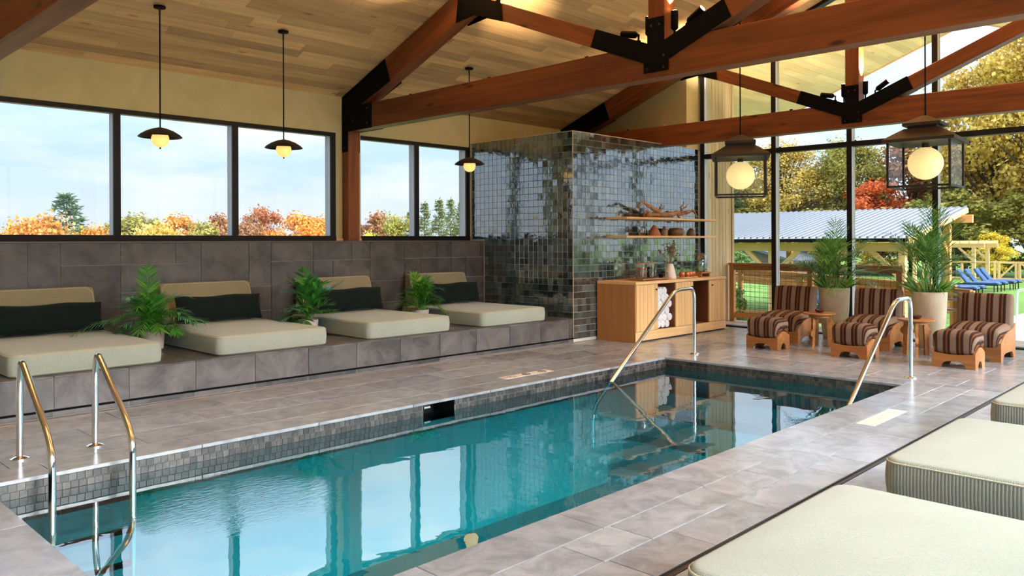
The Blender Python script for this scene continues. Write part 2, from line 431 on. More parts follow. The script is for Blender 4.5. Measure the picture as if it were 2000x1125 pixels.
mixrow(1.3, 2.75, -.6, .975, 1); 
for k in range(7): ftile(.33, .975, 2.75+k*.97, 2.75+(k+1)*.97); ftile(-.6, .33, 2.4+k*.97, 2.4+(k+1)*.97)
dr = MB().box(1.2, 13.3, 2.122, 2.168, -.012, -.006); dr.box(1.2, 13.3, 2.120, 2.128, -.012, .001); dr.box(1.2, 13.3, 2.162, 2.170, -.012, .001)
drain = tag(dr.build('slot_drain', plain('drain_steel', (.05, .045, .045), .4, .6)), 'narrow dark slot drain set into the slate deck beside the right daybeds', 'drain')

# ---------------------------------------------------------------- pool
teal = plain('pool_plaster', (.006, .36, .40), .6)
pw = MB(); ZB = -1.45
pw.box(PX0-.15, PX0, PY0-.15, PY1+.15, ZB, -.030); pw.box(PX1, PX1+.15, PY0-.15, PY1+.15, ZB, -.030)
pw.box(PX0, PX1, PY0-.15, PY0, ZB, -.030)
pw.box(PX0, 5.05, PY1, PY1+.15, ZB, -.030); pw.box(5.47, PX1, PY1, PY1+.15, ZB, -.030); pw.box(5.05, 5.47, PY1, PY1+.15, ZB, -.2)
pw.box(PX0-.15, PX1+.15, PY0-.15, PY1+.15, ZB-.15, ZB)
pool = struct(pw.build('pool_basin', teal, org=(0, 0, 0)), 'deep teal plastered swimming pool basin')
sb = MB()
for k in range(4): sb.box(PX1-.32*(4-k), PX1, PY0, PY1, ZB, -.42-.27*(3-k))
struct(sb.build('pool_steps', teal, org=(PX1, PY0, ZB)), 'underwater entry steps at the far end of the pool')
pl_l = struct(MB().box(PX0, 5.05, PY1-.004, PY1+.001, -.3, -.029).box(5.47, PX1, PY1-.004, PY1+.001, -.3, -.029).box(5.05, 5.47, PY1-.004, PY1+.001, -.3, -.2).build('trim_1', plain('grout_teal', (.20, .20, .19), .8), org=(PX0, PY1, -.6)), 'waterline band of small slate tiles along the long left pool edge')
pl_f = struct(MB().box(PX1-.004, PX1+.001, PY0, PY1, -.3, -.029).build('trim_2', MATS['grout_teal'], org=(PX1, PY0, -.6)), 'waterline band of small slate tiles along the far pool edge')
TS = .0535
mt = quick_mesh('mosaic_tile', MB().box(-TS/2+.0014, TS/2-.0014, -.004, .004, -TS/2+.0014, TS/2-.0014, .0015), mosaic)
nrow = 0
for row in range(2):
    x = PX0+TS/2; i = 0
    while x < PX1-.01:
        if not (5.03 < x < 5.49):
            mesh_obj('mosaic_tile', mt, pl_l, (x+(.013 if row else 0), PY1-.005+R.uniform(-.001, .001), -.029-TS*(row+.5)), (R.uniform(-.03, .03), 0, R.uniform(-.03, .03)))
        x += TS; i += 1
    y = PY0+TS/2
    while y < PY1-.02:
        mesh_obj('mosaic_tile', mt, pl_f, (PX1-.005, y, -.029-TS*(row+.5)), (0, R.uniform(-.03, .03), PI/2)); y += TS
ml = MB()
for row in range(2, 5):
    for x in [PX0+TS*(k+.5) for k in range(int((PX1-PX0)/TS))]:
        if 5.03 < x < 5.49 and row < 4: continue
        z = -.029-TS*(row+.5); ml.box(x-TS/2+.0014, x+TS/2-.0014, PY1-.008, PY1-.002, z-TS/2+.0014, z+TS/2-.0014)
stuff(ml.build('mosaic_tiles_underwater', mosaic, pl_l))
# skimmer mouth
sk = empty('skimmer', (5.26, PY1+.1, -.2)); tag(sk, 'dark skimmer opening in the tiled left edge of the pool', 'skimmer')
b_ = MB(); b_.box(5.05, 5.47, PY1+.33, PY1+.35, -.2, -.031); b_.box(5.04, 5.055, PY1, PY1+.34, -.2, -.031); b_.box(5.465, 5.48, PY1, PY1+.34, -.2, -.031); b_.box(5.05, 5.47, PY1, PY1+.34, -.22, -.2)
b_.build('housing', blackp, sk); MB().tube([(5.07, PY1+.02, -.062), (5.15, PY1+.02, -.062)], .02, 10).build('weir_pin', chrome, sk, smooth=40)
# water
def water_mat():
    m, t, b = newmat('pool_water'); t.nodes.remove(b)
    tcn = t.nodes.new('ShaderNodeTexCoord')
    n = noise(t, tcn.outputs['Object'], 1.1, 3, .5, .6); n2 = noise(t, tcn.outputs['Object'], 7, 2, .5, .3)
    # stirred patch where a jet breaks the surface by the ladder
    di = nd(t, 'ShaderNodeVectorMath', operation='DISTANCE'); t.links.new(tcn.outputs['Object'], di.inputs[0]); di.inputs[1].default_value = (2.55-PX0, 5.05-PY0, 0)
    fall = ramp(t, di.outputs['Value'], [(.15, (1, 1, 1)), (.75, (0, 0, 0))]).outputs[0]
    n3 = noise(t, mapping(t, tcn.outputs['Object'], (14, 34, 14)).outputs[0], 1, 3, .6, .8)
    jet = nd(t, 'ShaderNodeMath', operation='MULTIPLY'); t.links.new(n3.outputs[0], jet.inputs[0]); t.links.new(fall, jet.inputs[1])
    a = nd(t, 'ShaderNodeMath', operation='MULTIPLY_ADD'); t.links.new(n2.outputs[0], a.inputs[0]); a.inputs[1].default_value = .08; t.links.new(n.outputs[0], a.inputs[2])
    a2 = nd(t, 'ShaderNodeMath', operation='MULTIPLY_ADD'); t.links.new(jet.outputs[0], a2.inputs[0]); a2.inputs[1].default_value = .9; t.links.new(a.outputs[0], a2.inputs[2])
    bp = t.nodes.new('ShaderNodeBump'); bp.inputs['Strength'].default_value = .10; bp.inputs['Distance'].default_value = .03; t.links.new(a2.outputs[0], bp.inputs['Height'])
    gl = t.nodes.new('ShaderNodeBsdfGlossy'); gl.inputs['Roughness'].default_value = .0; t.links.new(bp.outputs[0], gl.inputs['Normal'])
    tr = t.nodes.new('ShaderNodeBsdfTransparent'); tr.inputs[0].default_value = (.16, .88, .90, 1)
    fr = t.nodes.new('ShaderNodeFresnel'); fr.inputs[0].default_value = 6.0; t.links.new(bp.outputs[0], fr.inputs['Normal'])
    mx_ = t.nodes.new('ShaderNodeMixShader'); t.links.new(fr.outputs[0], mx_.inputs[0]); t.links.new(tr.outputs[0], mx_.inputs[1]); t.links.new(gl.outputs[0], mx_.inputs[2])
    t.links.new(mx_.outputs[0], t.nodes['Material Output'].inputs[0])
    return m
wm = MB(); nx, ny = 2, 2
wm.add([(PX0, PY0, ZWAT), (PX1, PY0, ZWAT), (PX1, PY1, ZWAT), (PX0, PY1, ZWAT)], [(0, 1, 2, 3)])
wat = wm.build('pool_water', water_mat(), org=(PX0, PY0, ZWAT)); tag(wat, 'calm teal pool water mirroring the windows', 'water'); stuff(wat)

# depth and warning markers set in the deck
mk = plain('marker_tile', (.66, .62, .55), .5); mkd = plain('marker_print', (.08, .075, .07), .6)
def marker(name, x0, x1, y0, y1, label, n):
    r = empty(name, ((x0+x1)/2, (y0+y1)/2, 0)); tag(r, label, 'marker')
    w = (x1-x0)/n
    for k in range(n): MB().box(x0+k*w+.004, x0+(k+1)*w-.004, y0, y1, -.004, .0022, .001).build('tile', mk, r)
    return r
def flat_text(s, x, y, z, size, parent, flip=False, mat=mkd):
    c = bpy.data.curves.new('lettering_curve', 'FONT'); c.body = s; c.size = size; c.align_x = 'CENTER'; c.align_y = 'CENTER'; c.extrude = .0006
    tmp = bpy.data.objects.new('tmp', c); COL.objects.link(tmp); dg = bpy.context.evaluated_depsgraph_get(); me = bpy.data.meshes.new_from_object(tmp.evaluated_get(dg)); bpy.data.objects.remove(tmp); bpy.data.curves.remove(c)
    o = bpy.data.objects.new('lettering', me); COL.objects.link(o); me.materials.clear(); me.materials.append(mat); o.parent = parent; o.location = Vector((x, y, z))-WL[parent.name]
    o.rotation_euler = (0, 0, PI if flip else 0); return o
ma = marker('depth_marker', 6.57, 7.40, 6.53, 6.68, 'pale tile strip with warning lettering and pictograms set in the left deck', 6)
for k, ch in enumerate('NO'): flat_text(ch, 6.66+k*.09, 6.605, .0022, .11, ma)
for cx_ in (6.98, 7.26):
    t_ = MB(); t_.tube([(cx_+.05*math.cos(a*PI/10), 6.605+.05*math.sin(a*PI/10), .003) for a in range(21)], .006, 5); t_.tube([(cx_-.035, 6.57, .003), (cx_+.035, 6.64, .003)], .006, 5)
    t_.build('pictogram', mkd, ma)
mb2 = marker('depth_marker', 7.07, 7.90, 2.575, 2.735, 'pale tile strip with faint depth figures set in the right deck', 5)
for k, ch in enumerate(('3', 'FT', '6', 'IN')): flat_text(ch, 7.20+k*.18, 2.655, .0022, .10, mb2, True, plain('marker_faint', (.52, .46, .36), .6))

# ---------------------------------------------------------------- seating platform and stone wall
pf = MB(); pf.box(XB, BX, PLY+.012, STY, .0, PLZ-.012); 
plat = struct(pf.build('platform', grout, org=(0, PLY, 0)), 'raised slate seating platform along the window wall')
x = 2.283-.663*7
while x < BX:
    a, b = max(x, XB), min(x+.663, BX)
    if b-a > .05 and b > 1.2:
        mesh_obj('tile', tile_mesh(b-a-.006, PLZ-.075-.016, .012, stone_b, .002, 'y'), plat, ((a+b)/2, PLY, .075+(PLZ-.075-.016)/2))
        mesh_obj('tile', tile_mesh(b-a-.004, .05, .004, stone_b, .001, 'y'), plat, ((a+b)/2, PLY+.008, .03))
        ftile(a, b, PLY-.004, 8.81, plat, PLZ, stone_b, .016); ftile(a, b, 8.81, 9.49, plat, PLZ, stone_b, .016); ftile(a, b, 9.49, STY, plat, PLZ, stone_b, .016)
    x += .663
struct(MB().box(1.0, BX, PLY-.008, PLY+.011, .056, .074).build('trim_painted_shade', black, org=(2, PLY, .06)), 'black strip painted in as the shadow gap under the platform face')  # solid black strip stands in for the shade of the toe recess

wl = MB()
wl.box(XB, BX+.1, STY+.012, YW+.30, 0, 1.60)                                         # stone clad lower wall
stone = struct(wl.build('wall_left_lower', grout, org=(0, STY, 0)), 'slate clad lower wall behind the daybeds')
X0 = 2.593-.3335*6
def S(i): return X0+.3335*i
ZR_ = [.38, .66, .995, 1.336, 1.615]
def spanel(i, j, a, b): # columns i..j, rows a..b
    x0, x1 = S(i), min(S(j), BX); z0, z1 = ZR_[a], ZR_[b]
    mesh_obj('panel', tile_mesh(x1-x0-.007, z1-z0-.007, .014, stone_w, .0015, 'y'), stone, ((x0+x1)/2, STY, (z0+z1)/2))
P_ = [(0,2,0,4),(2,4,0,4),(4,6,0,2),(4,6,2,4),(6,7,1,4),(6,7,0,1),(7,9,3,4),(7,9,1,3),(9,11,3,4),(11,12,3,4),(9,10,2,3),(10,12,2,3),(9,10,0,2),(10,12,0,2),
      (7,9,0,1),(12,14,1,4),(12,14,0,1),(14,15,2,4),(14,15,1,2),(14,15,0,1),(15,17,3,4),(17,19,3,4),(15,17,2,3),(17,18,2,3),(18,20,2,3),(19,20,3,4),(15,17,0,2),(17,20,0,2),
      (20,22,2,4),(20,22,1,2),(20,22,0,1),(22,24,3,4),(24,25,3,4),(25,27,3,4),(22,23,2,3),(23,25,2,3),(25,26,2,3),(26,28,2,3),(27,28,3,4),(22,23,1,2),(23,25,1,2),(25,26,1,2),(26,28,1,2),(22,24,0,1),(24,25,0,1),(25,28,0,1)]
for p in P_: spanel(*p)
for i in (-2, -4, -6, -8, -10): spanel(i, i+2, 0, 4)
struct(MB().box(XB, BX, STY-.012, YW-.02, 1.600, 1.622, .004).build('trim_4', plain('sill_stone', (.10, .09, .085), .4), org=(2, STY, 1.6)), 'slate ledge capping the lower wall')

# upper wall
uw = MB(); uw.box(XB, 13.6, YW, YW+.28, 3.285, 3.95); uw.box(6.87, 7.335, YW, YW+.28, 1.60, 3.285); uw.box(9.67, 13.6, YW, YW+.28, 0, 3.285)
struct(uw.build('wall_left', plas, org=(0, YW, 1.6)), 'cream plaster wall above the left windows')
struct(MB().box(6.872, 7.335, YW-.03, YW, 1.622, 1.66, .004).build('trim_5', cabx_w, org=(7, YW, 1.62)), 'small timber sill block beside the post')
# windows in the left wall
def window_left(idx, x0, x1, mulls, label):
    w = struct(empty('window_%d' % idx, ((x0+x1)/2, YW, 1.622)), label)
    MB().box(x0, x1, YW-.012, YW+.012, 3.225, 3.285).build('head_rail', blackp, w)
    MB().box(x0, x1, YW+.012, YW+.17, 3.235, 3.285).build('head_lit_side', skylit_grey, w)  # skylit side of the head, painted pale
    MB().box(x0, x1, YW-.02, YW+.17, 1.622, 1.70).build('sill_rail', blackp, w)
    for a, b in mulls:
        MB().box(b-.085, b, YW-.012, YW+.02, 1.70, 3.225).build('mullion', blackp, w)
        MB().box(b-.075, b-.01, YW+.02, YW+.17, 1.70, 3.235).build('mullion_lit_side', skylit_grey, w)  # same frame, its skylit side put into the colour
    xs = [x0]+[m[1]-.0425 for m in mulls[:-1]]+[x1]
    for a, b in zip(xs[:-1], xs[1:]):
        MB().box(a, b, YW+.10, YW+.11, 1.70, 3.235).build('glass_pane', glass_m, w)
    return w
window_left(1, .4, 6.87, [(0, 2.05), (0, 3.72), (0, 5.285), (0, 6.87)], 'long dark framed window above the daybeds left of the timber post')
window_left(2, 7.335, 9.67, [(0, 8.51), (0, 9.668)], 'dark framed two pane window right of the timber post')
struct(MB().box(XB, .4, YW, YW+.28, 1.6, 3.285).build('wall_left_end', plas, org=(-1, YW, 1.6)))

# tiled block
wall_bar = struct(MB().box(BX+.012, 13.75, BY+.012, YW, 0, BZ-.012).build('wall_tiled_side', grout_l, org=(BX, BY, 0)), 'glazed dark green tile wall facing the daybeds')
wall_bar2 = struct(MB().box(BX+.012, 13.42, BY+.0115, BY+.02, 0, BZ-.012).build('wall_tiled_front', grout_l, org=(BX, BY, 0)), 'glazed dark green tile wall behind the shelves')
TP = .1064
zt = quick_mesh('glazed_tile', MB().box(-TP/2+.0042, TP/2-.0042, -.006, .006, -TP/2+.003, TP/2-.003, .0022), zel)
def ztile_faces(parent, cells, to_loc, rz):
    cells = sorted(cells, key=lambda c: c[2])
    for i, (a, z, d) in enumerate(cells[:300]):
        mesh_obj('glazed_tile', zt, parent, to_loc(a, z), (R.gauss(0, .014), R.uniform(-.004, .004), rz+R.gauss(0, .014)))
    rest = MB()
    for a, z, d in cells[300:]:
        s = len(rest.v); rest.box(-TP/2+.0042, TP/2-.0042, -.006, .006, -TP/2+.003, TP/2-.003)
        rest.xf(Matrix.Translation(to_loc(a, z)) @ Euler((R.gauss(0, .014), 0, rz+R.gauss(0, .014))).to_matrix().to_4x4(), s)
    stuff(rest.build('glazed_tiles_joined', zel_i, parent))
cl = []
for k in range(23):
    for r in range(31):
        yv = BY+TP*(k+.5)+.004; z = BZ-.006-TP*(r+.5)
        if yv > YW-.02 or (yv > STY-.02 and z < 1.64) or z < PLZ+.02: continue
        cl.append((yv, z, yv+(0 if z > .9 else 5)+abs(z-2)*.2))
ztile_faces(wall_bar, cl, lambda a, z: Vector((BX+.006, a, z)), PI/2)
cl = []
for k in range(36):
    for r in range(31):
        xv = BX+TP*(k+.5)+.004; z = BZ-.006-TP*(r+.5)
        if xv > 13.40 or (10.3 < xv < 13.0 and z < .9): continue
        cl.append((xv, z, xv+abs(z-1.7)*.4))
ztile_faces(wall_bar2, cl, lambda a, z: Vector((a, BY+.006, z)), 0)
brass = plain('pale_edge_strip', (.55, .47, .36), .35, .3)
struct(MB().box(BX-.006, BX+.004, BY-.006, BY+.004, 0, BZ).build('trim_6', brass, org=(BX, BY, 0)), 'pale metal strip on the tiled corner')
struct(MB().box(BX-.006, 13.42, BY-.006, BY+.004, BZ-.006, BZ+.004).build('trim_7', brass, org=(BX, BY, BZ)))
struct(MB().box(BX-.006, BX+.004, BY, YW, BZ-.006, BZ+.004).build('trim_8', brass, org=(BX, BY, BZ)))
struct(MB().box(BX, 13.75, BY, YW, BZ-.011, BZ-.004).build('wall_tiled_top', grout_d, org=(BX, BY, BZ)))
# plaster walls over the block
ub = MB()
ub.prism([(BY+.03, BZ-.01), (YW+.05, BZ-.01), (YW+.05, zc_(YW)+.02), (BY+.03, zc_(BY+.03)+.02)], 'x', 13.05, 13.75)
struct(ub.build('wall_far_left', plas, org=(13.05, BY, BZ)), 'plaster wall above the tiled block')

# ---------------------------------------------------------------- ceiling
def roofslab(x0, x1, ya, yb, off, th, name, mat):
    m = MB(); m.prism([(ya, zc_(ya)+off), (yb, zc_(yb)+off), (yb, zc_(yb)+off+th), (ya, zc_(ya)+off+th)], 'x', x0, x1); return m.build(name, mat, org=(x0, ya, zc_(ya)))
roof_m = plain('roof_deck', (.12, .075, .04), .8)
ceiling = struct(roofslab(XB-.4, 18.25, YK, YW+.5, .02, .2, 'ceiling', roof_m), 'pale oak plank ceiling, left slope')
ceil_r = struct(roofslab(XB-.4, 18.25, YR-.5, YK, .02, .2, 'ceiling_right', roof_m), 'pale oak plank ceiling, right slope')
PWD = .163; ang = -math.atan(SL); cs = math.cos(math.atan(SL))
PMS = {}
def plank_mesh(ln):
    k = round(ln, 2)
    if k not in PMS: PMS[k] = quick_mesh('plank', MB().box(-k/2+.001, k/2-.001, -PWD/2+.001, PWD/2-.001, 0, .019, .0015), ceil_w)
    return PMS[k]
LENS = [1.0, 1.4, 1.8, 2.2]
jm = MB()
def jplank(mb, x0, x1, yc, a, zz):
    s = len(mb.v); mb.box(x0+.001, x1-.001, -PWD/2+.001, PWD/2-.001, 0, .019)
    mb.xf(Matrix.Translation((0, yc, zz)) @ Matrix.Rotation(a, 4, 'X'), s)
nin = 0; row = 0; yv = YW-PWD*cs/2
rr = random.Random(5)
while yv > YK+.02:
    ymin_vis = 5.0
    x = 1.4-rr.random()*1.5 if yv > 6.5 else 3.2-rr.random()
    jplank(jm, XB, x, yv, ang, zc_(yv))
    while x < 13.44:
        ln = rr.choice(LENS)
        if x+ln > 13.44-.3: ln = 13.44-x
        if yv > 5.35 and nin < 298 and ln in LENS:
            mesh_obj('plank', plank_mesh(ln), ceiling, (x+ln/2, yv, zc_(yv)), (ang, 0, 0)); nin += 1
        else: jplank(jm, x, x+ln, yv, ang, zc_(yv))
        x += ln
    yv -= PWD*cs; row += 1
stuff(jm.build('planks_joined', ceil_wi, ceiling))
jr = MB(); yv = YK-PWD*cs/2
while yv > YR-.05:
    x = XB
    while x < 13.44:
        ln = min(rr.choice(LENS), 13.44-x); jplank(jr, x, x+ln, yv, -ang, zc_(yv)); x += ln
    yv -= PWD*cs
stuff(jr.build('planks_joined', ceil_wi, ceil_r))
js = MB()
for sgn in (1, -1):
    yv = YK+sgn*PWD*cs/2
    while YR-.4 < yv < YW+.4:
        x = 13.56
        while x < 18.24:
            ln = min(rr.choice(LENS), 18.24-x); jplank(js, x, x+ln, yv, ang*sgn, zc_(yv)); x += ln
        yv += sgn*PWD*cs
so = stuff(js.build('planks_joined', soff_wi, ceiling))
fa = MB(); 
for sgn in (1, -1):
    y1 = YK+sgn*6.3; z1 = ZR-SL*6.3
    fa.prism([(YK, ZR-.02), (y1, z1-.02), (y1, z1+.25), (YK, ZR+.25)], 'x', 18.24, 18.29)
struct(fa.build('trim_9', pine_x, org=(18.24, YK, ZR)), 'pale fascia board on the gable overhang')

# ---------------------------------------------------------------- far glazing (window_3)
w3 = struct(empty('window_3', (XG, YK, 0)), 'tall dark framed glass wall at the far end of the room')
MY = [8.07, 6.63, 5.29, 3.97, 2.60, 1.25, -.1, -1.0]
# mullion front edges follow the gable
for i, yv in enumerate(MY):
    zt_ = zc_(yv)+.01
    MB().box(XG-.012, XG+.012, yv-.04, yv+.04, 0, zt_).build('mullion', blackp, w3)
    MB().box(XG+.012, XG+.16, yv-.033, yv+.033, 0, zt_).build('mullion_lit_side', skylit_grey, w3)  # skylit mullion side painted pale behind the backlit black front
MB().box(XG-.008, XG+.14, YR, 8.11, 3.165, 3.25).build('transom', blackp, w3)
MB().box(XG-.012, XG+.16, YR, 8.11, -.008, .022).build('sill_track', blackp, w3)
for a, b in zip(MY[:-1], MY[1:]):
    MB().box(XG+.08, XG+.09, b, a, .02, 3.165).build('glass_pane', glass_f, w3)
    pts = [(b, 3.25), (a, 3.25), (a, zc_(a)+.01)] + ([(YK, ZR+.01)] if b < YK < a else []) + [(b, zc_(b)+.01)]
    MB().prism(pts, 'x', XG+.08, XG+.09).build('glass_pane', glass_f, w3)
for sgn in (1, -1):
    beam('gable_rail', (XG+.07, YK, ZR-.03), (XG+.07, YK+sgn*3.4, ZR-.03-SL*3.4), .16, .06, blackp, w3)

# ---------------------------------------------------------------- right wall and back wall, mostly glass
rw = MB(); rw.box(XB, 13.6, YR-.28, YR, 0, .10); rw.box(XB, 13.6, YR-.28, YR, 3.55, 3.95)
for xx in (-3.45, 1.86, 7.09, 12.26): rw.box(xx-.14, xx+.14, YR-.28, YR, 0, 3.6)
struct(rw.build('wall_right', plas, org=(0, YR, 0)), 'plaster piers of the glazed right wall')
w4 = struct(empty('window_4', (5, YR, .1)), 'glazing of the right wall')
for a, b in ((-3.31, 1.72), (2.0, 6.95), (7.23, 12.12), (12.4, 13.4)):
    MB().box(a, b, YR-.02, YR+.02, .10, .17).build('sill_rail', blackp, w4); MB().box(a, b, YR-.02, YR+.02, 3.48, 3.55).build('head_rail', blackp, w4)
    n = max(1, round((b-a)/1.65))
    for k in range(n+1): MB().box(a+(b-a)*k/n-.035, a+(b-a)*k/n+.035, YR-.05, YR+.02, .17, 3.48).build('mullion', blackp, w4)
    for k in range(n): MB().box(a+(b-a)*k/n, a+(b-a)*(k+1)/n, YR-.03, YR-.022, .17, 3.48).build('glass_pane', glass_c, w4)
bw = MB(); bw.prism([(YR-.28, 0), (YW+.28, 0), (YW+.28, zc_(YW)), (YK, ZR+.05), (YR-.28, zc_(YR))], 'x', XB-.25, XB)
struct(bw.build('wall_back', plas, org=(XB, YK, 0)), 'plaster wall behind the viewer')
# unseen lamps added on the near long wall to brighten the teal water
for xx in (1.75, 3.2, 4.8, 6.4, 7.8):
    lp = empty('added_pool_lamp', (xx, PY0, -.75)); tag(lp, 'round lamp added in the right pool wall to brighten the water', 'lamp', 'added underwater fill lamps')
    MB().tube([(xx, PY0, -.75), (xx, PY0+.025, -.75)], .13, 20).build('housing', chrome, lp)
    MB().tube([(xx, PY0+.025, -.75), (xx, PY0+.03, -.75)], .10, 20).build('lens', emit('added_lamp_lens', (.95, 1, 1), 2) if 'added_lamp_lens' not in MATS else MATS['added_lamp_lens'], lp)
    l = bpy.data.lights.new('added_pool_light', 'AREA'); l.shape = 'DISK'; l.size = .2; l.energy = 54; l.spread = math.radians(130); l.color = (.95, 1, 1)
    o = bpy.data.objects.new('added_pool_light', l); COL.objects.link(o); o.parent = lp; o.location = (0, .06, 0); o.rotation_euler = (math.radians(38), 0, 0)

# ---------------------------------------------------------------- roof trusses
def strip_plate(pts, x0, x1): return MB().prism(pts, 'x', x0, x1)
def truss(xf, label, post=True, name='roof_truss'):
    xc = xf+.1; t = empty(name, (xc, YK, 3.305)); tag(t, label, 'truss', 'timber roof trusses')
    beam('bottom_chord', (xc, YR+.02, 3.488), (xc, YW-.01, 3.488), .2, .365, beam_w, t)
    kp = beam('king_post', (xc, YK, 3.60), (xc, YK, ZR-.25), .2, .205, beam_w, t, (0, 1, 0))
    for s in (1, -1):
        a, b = YK+s*.0, YK+s*(YW-.01-YK)
        beam('rafter', (xc, b, zc_(b)-.198), (xc, YK, ZR-.198), .2, .355, beam_w, t)
        w0, w1 = YK+s*.07, YK+s*2.75
        beam('web', (xc, w0, 3.86-.411*(5.57-YK-.07)), (xc, w1, 3.86+.411*(YK+2.75-5.57)), .19, .20, beam_w, t)
    if post:
        p = beam('post', (xc, 10.445, 1.622), (xc, 10.445, 3.305), .205, .168, beam_w, t, (0, 1, 0))
    # steel plates, front and back face
    def Y(y, s): return YK+s*(y-YK)
    for side, (x0, x1) in (('f', (xf-.012, xf)), ('b', (xf+.2, xf+.212))):
        for s in (1, -1):
            n = MB()
            pts = [(Y(10.515, s), 3.30), (Y(9.75, s), 3.30), (Y(9.75, s), 3.675), (Y(10.02, s), 3.675), (Y(9.30, s), zc_(9.30)-.40), (Y(9.42, s), zc_(9.42)-.02), (Y(10.515, s), zc_(10.515)-.02)]
            if post and s == 1: pts = [(10.515, 2.99), (10.365, 2.99), (10.365, 3.30)] + pts[1:]
            hp = strip_plate(pts, x0, x1).build('steel_plate', black, t)
            if side == 'f':
                for (by, bz) in ((10.44, 3.05), (9.85, 3.38), (9.85, 3.6), (10.2, 3.45)):
                    if bz < 3.2 and not (post and s == 1): continue
                    MB().tube([(x0-.010, Y(by, s), bz), (x0, Y(by, s), bz)], .014, 8).build('bolt', bronze, hp, smooth=40)
            u = lambda y: 3.86+.411*(y-5.57)
            strip_plate([(Y(7.0, s), u(7.0)-.105), (Y(7.03, s), u(7.03)+.115), (Y(7.25, s), u(7.25)+.11), (Y(7.15, s), zc_(7.15)-.02), (Y(7.80, s), zc_(7.80)-.02), (Y(7.86, s), zc_(7.86)-.40), (Y(7.5, s), u(7.5)-.14)], x0, x1).build('steel_plate', black, t)
        u = lambda y: 3.86+.411*(y-5.57)
        L_ = [(YK-.15, 3.365), (YK+.15, 3.365), (YK+.15, u(YK+.15)-.105), (5.60, u(5.60)-.105), (5.52, u(5.52)+.115), (YK+.115, u(YK+.115)+.115), (YK+.105, 3.93)]
        pts = L_ + [(2*YK-y_, z_) for y_, z_ in reversed(L_)]
        # joined from convex pieces
        m = MB()
        m.prism([(YK-.15, 3.365), (YK+.15, 3.365), (YK+.15, 3.64), (YK-.15, 3.64)], 'x', x0, x1)
        m.prism([(YK-.102, 3.5), (YK+.102, 3.5), (YK+.102, 3.93), (YK-.102, 3.93)], 'x', x0-.001, x1+.001)
        for s in (1, -1):
            m.prism([(Y(YK, s), u(YK)-.105), (Y(5.60, s), u(5.60)-.105), (Y(5.52, s), u(5.52)+.115), (Y(YK, s), u(YK)+.115)], 'x', x0-.002, x1+.002)
        np_ = m.build('steel_plate', black, t)
        if side == 'f':
            for by, bz in ((YK-.1, 3.40), (YK+.1, 3.40), (YK-.05, 3.85), (YK+.05, 3.85), (YK-.1, 3.52)):
                MB().tube([(x0-.012, by, bz), (x0, by, bz)], .012, 8).build('bolt', bronze, np_, smooth=40)
    MB().box(xc-.02, xc+.02, 5.5, 9.2, 3.671, 3.682).box(xc-.02, xc+.02, 1.2, 4.0, 3.671, 3.69).build('light_strip', plain('strip_alu', (.4, .34, .22), .5) if 'strip_alu' not in MATS else MATS['strip_alu'], t)
    for k in range(5):
        y_ = 5.7+k*.8; MB().box(xc-.03, xc-.022, y_, y_+.05, 3.671, 3.70).build('clip', chrome if k % 2 else black, t)
    return t
truss(1.78, 'big red-brown timber truss nearest the viewer, cut by the upper left corner', False)
truss(6.994, 'red-brown timber truss with black steel plates spanning the middle of the room')
truss(12.16, 'red-brown timber truss with black plates close to the far glass wall', False)

# spotlights on the truss nodes
def spotlight(x, y, z, az_y, elev, label, watts=55):
    """az_y: +1 points towards the windows, -1 away; elev in degrees"""
    s = empty('spotlight', (x, y, z)); tag(s, label, 'spotlight', 'truss spotlights')
    d = Vector((0, az_y*math.cos(math.radians(elev)), math.sin(math.radians(elev))))
    MB().lathe([(.026, 0), (.026, .02), (.014, .03)], (x, y, z), 12).build('base', black, s, smooth=40)
    k = Vector((x, y, z+.085)); MB().tube([(x, y, z+.02), k - d*.005, k+d*.03], [.011, .012, .014], 8).build('knuckle', black, s, smooth=50)
    b0 = k+d*.02; MB().tube([b0, b0+d*.02, b0+d*.2], [.022, .038, .038], 14).build('body', black, s, smooth=40)
    MB().tube([b0+d*.199, b0+d*.203], .031, 12).build('lens', lens_m, s)
    l = bpy.data.lights.new('spot_beam', 'SPOT'); l.energy = watts*30; l.color = (1, .80, .54); l.spot_size = math.radians(75); l.spot_blend = .8; l.shadow_soft_size = .03
    o = bpy.data.objects.new('spot_beam', l); COL.objects.link(o); o.parent = s; o.location = b0+d*.24-Vector((x, y, z)); o.rotation_euler = d.to_track_quat('-Z', 'Y').to_euler()
    return s
for xf, nm in ((6.994, 'middle truss'), (12.16, 'far truss'), (1.78, 'nearest truss')):
    xx = xf+.1; u = lambda y: 3.86+.411*(abs(y-YK)+YK-5.57)+.098
    spotlight(xx, 5.03, u(5.03), 1, 12, 'black spotlight lying low towards the windows on the %s' % nm, 90)
    spotlight(xx, 4.895, u(4.895), .08, 85, 'black upright spotlight on the window side of the king post, %s' % nm)
    spotlight(xx, 4.575, u(4.575), -.08, 85, 'black upright lit spotlight beside the king post, %s' % nm)
    spotlight(xx, 4.43, u(4.43), -1, 33, 'black lit spotlight tilted away from the windows on the %s' % nm, 90)

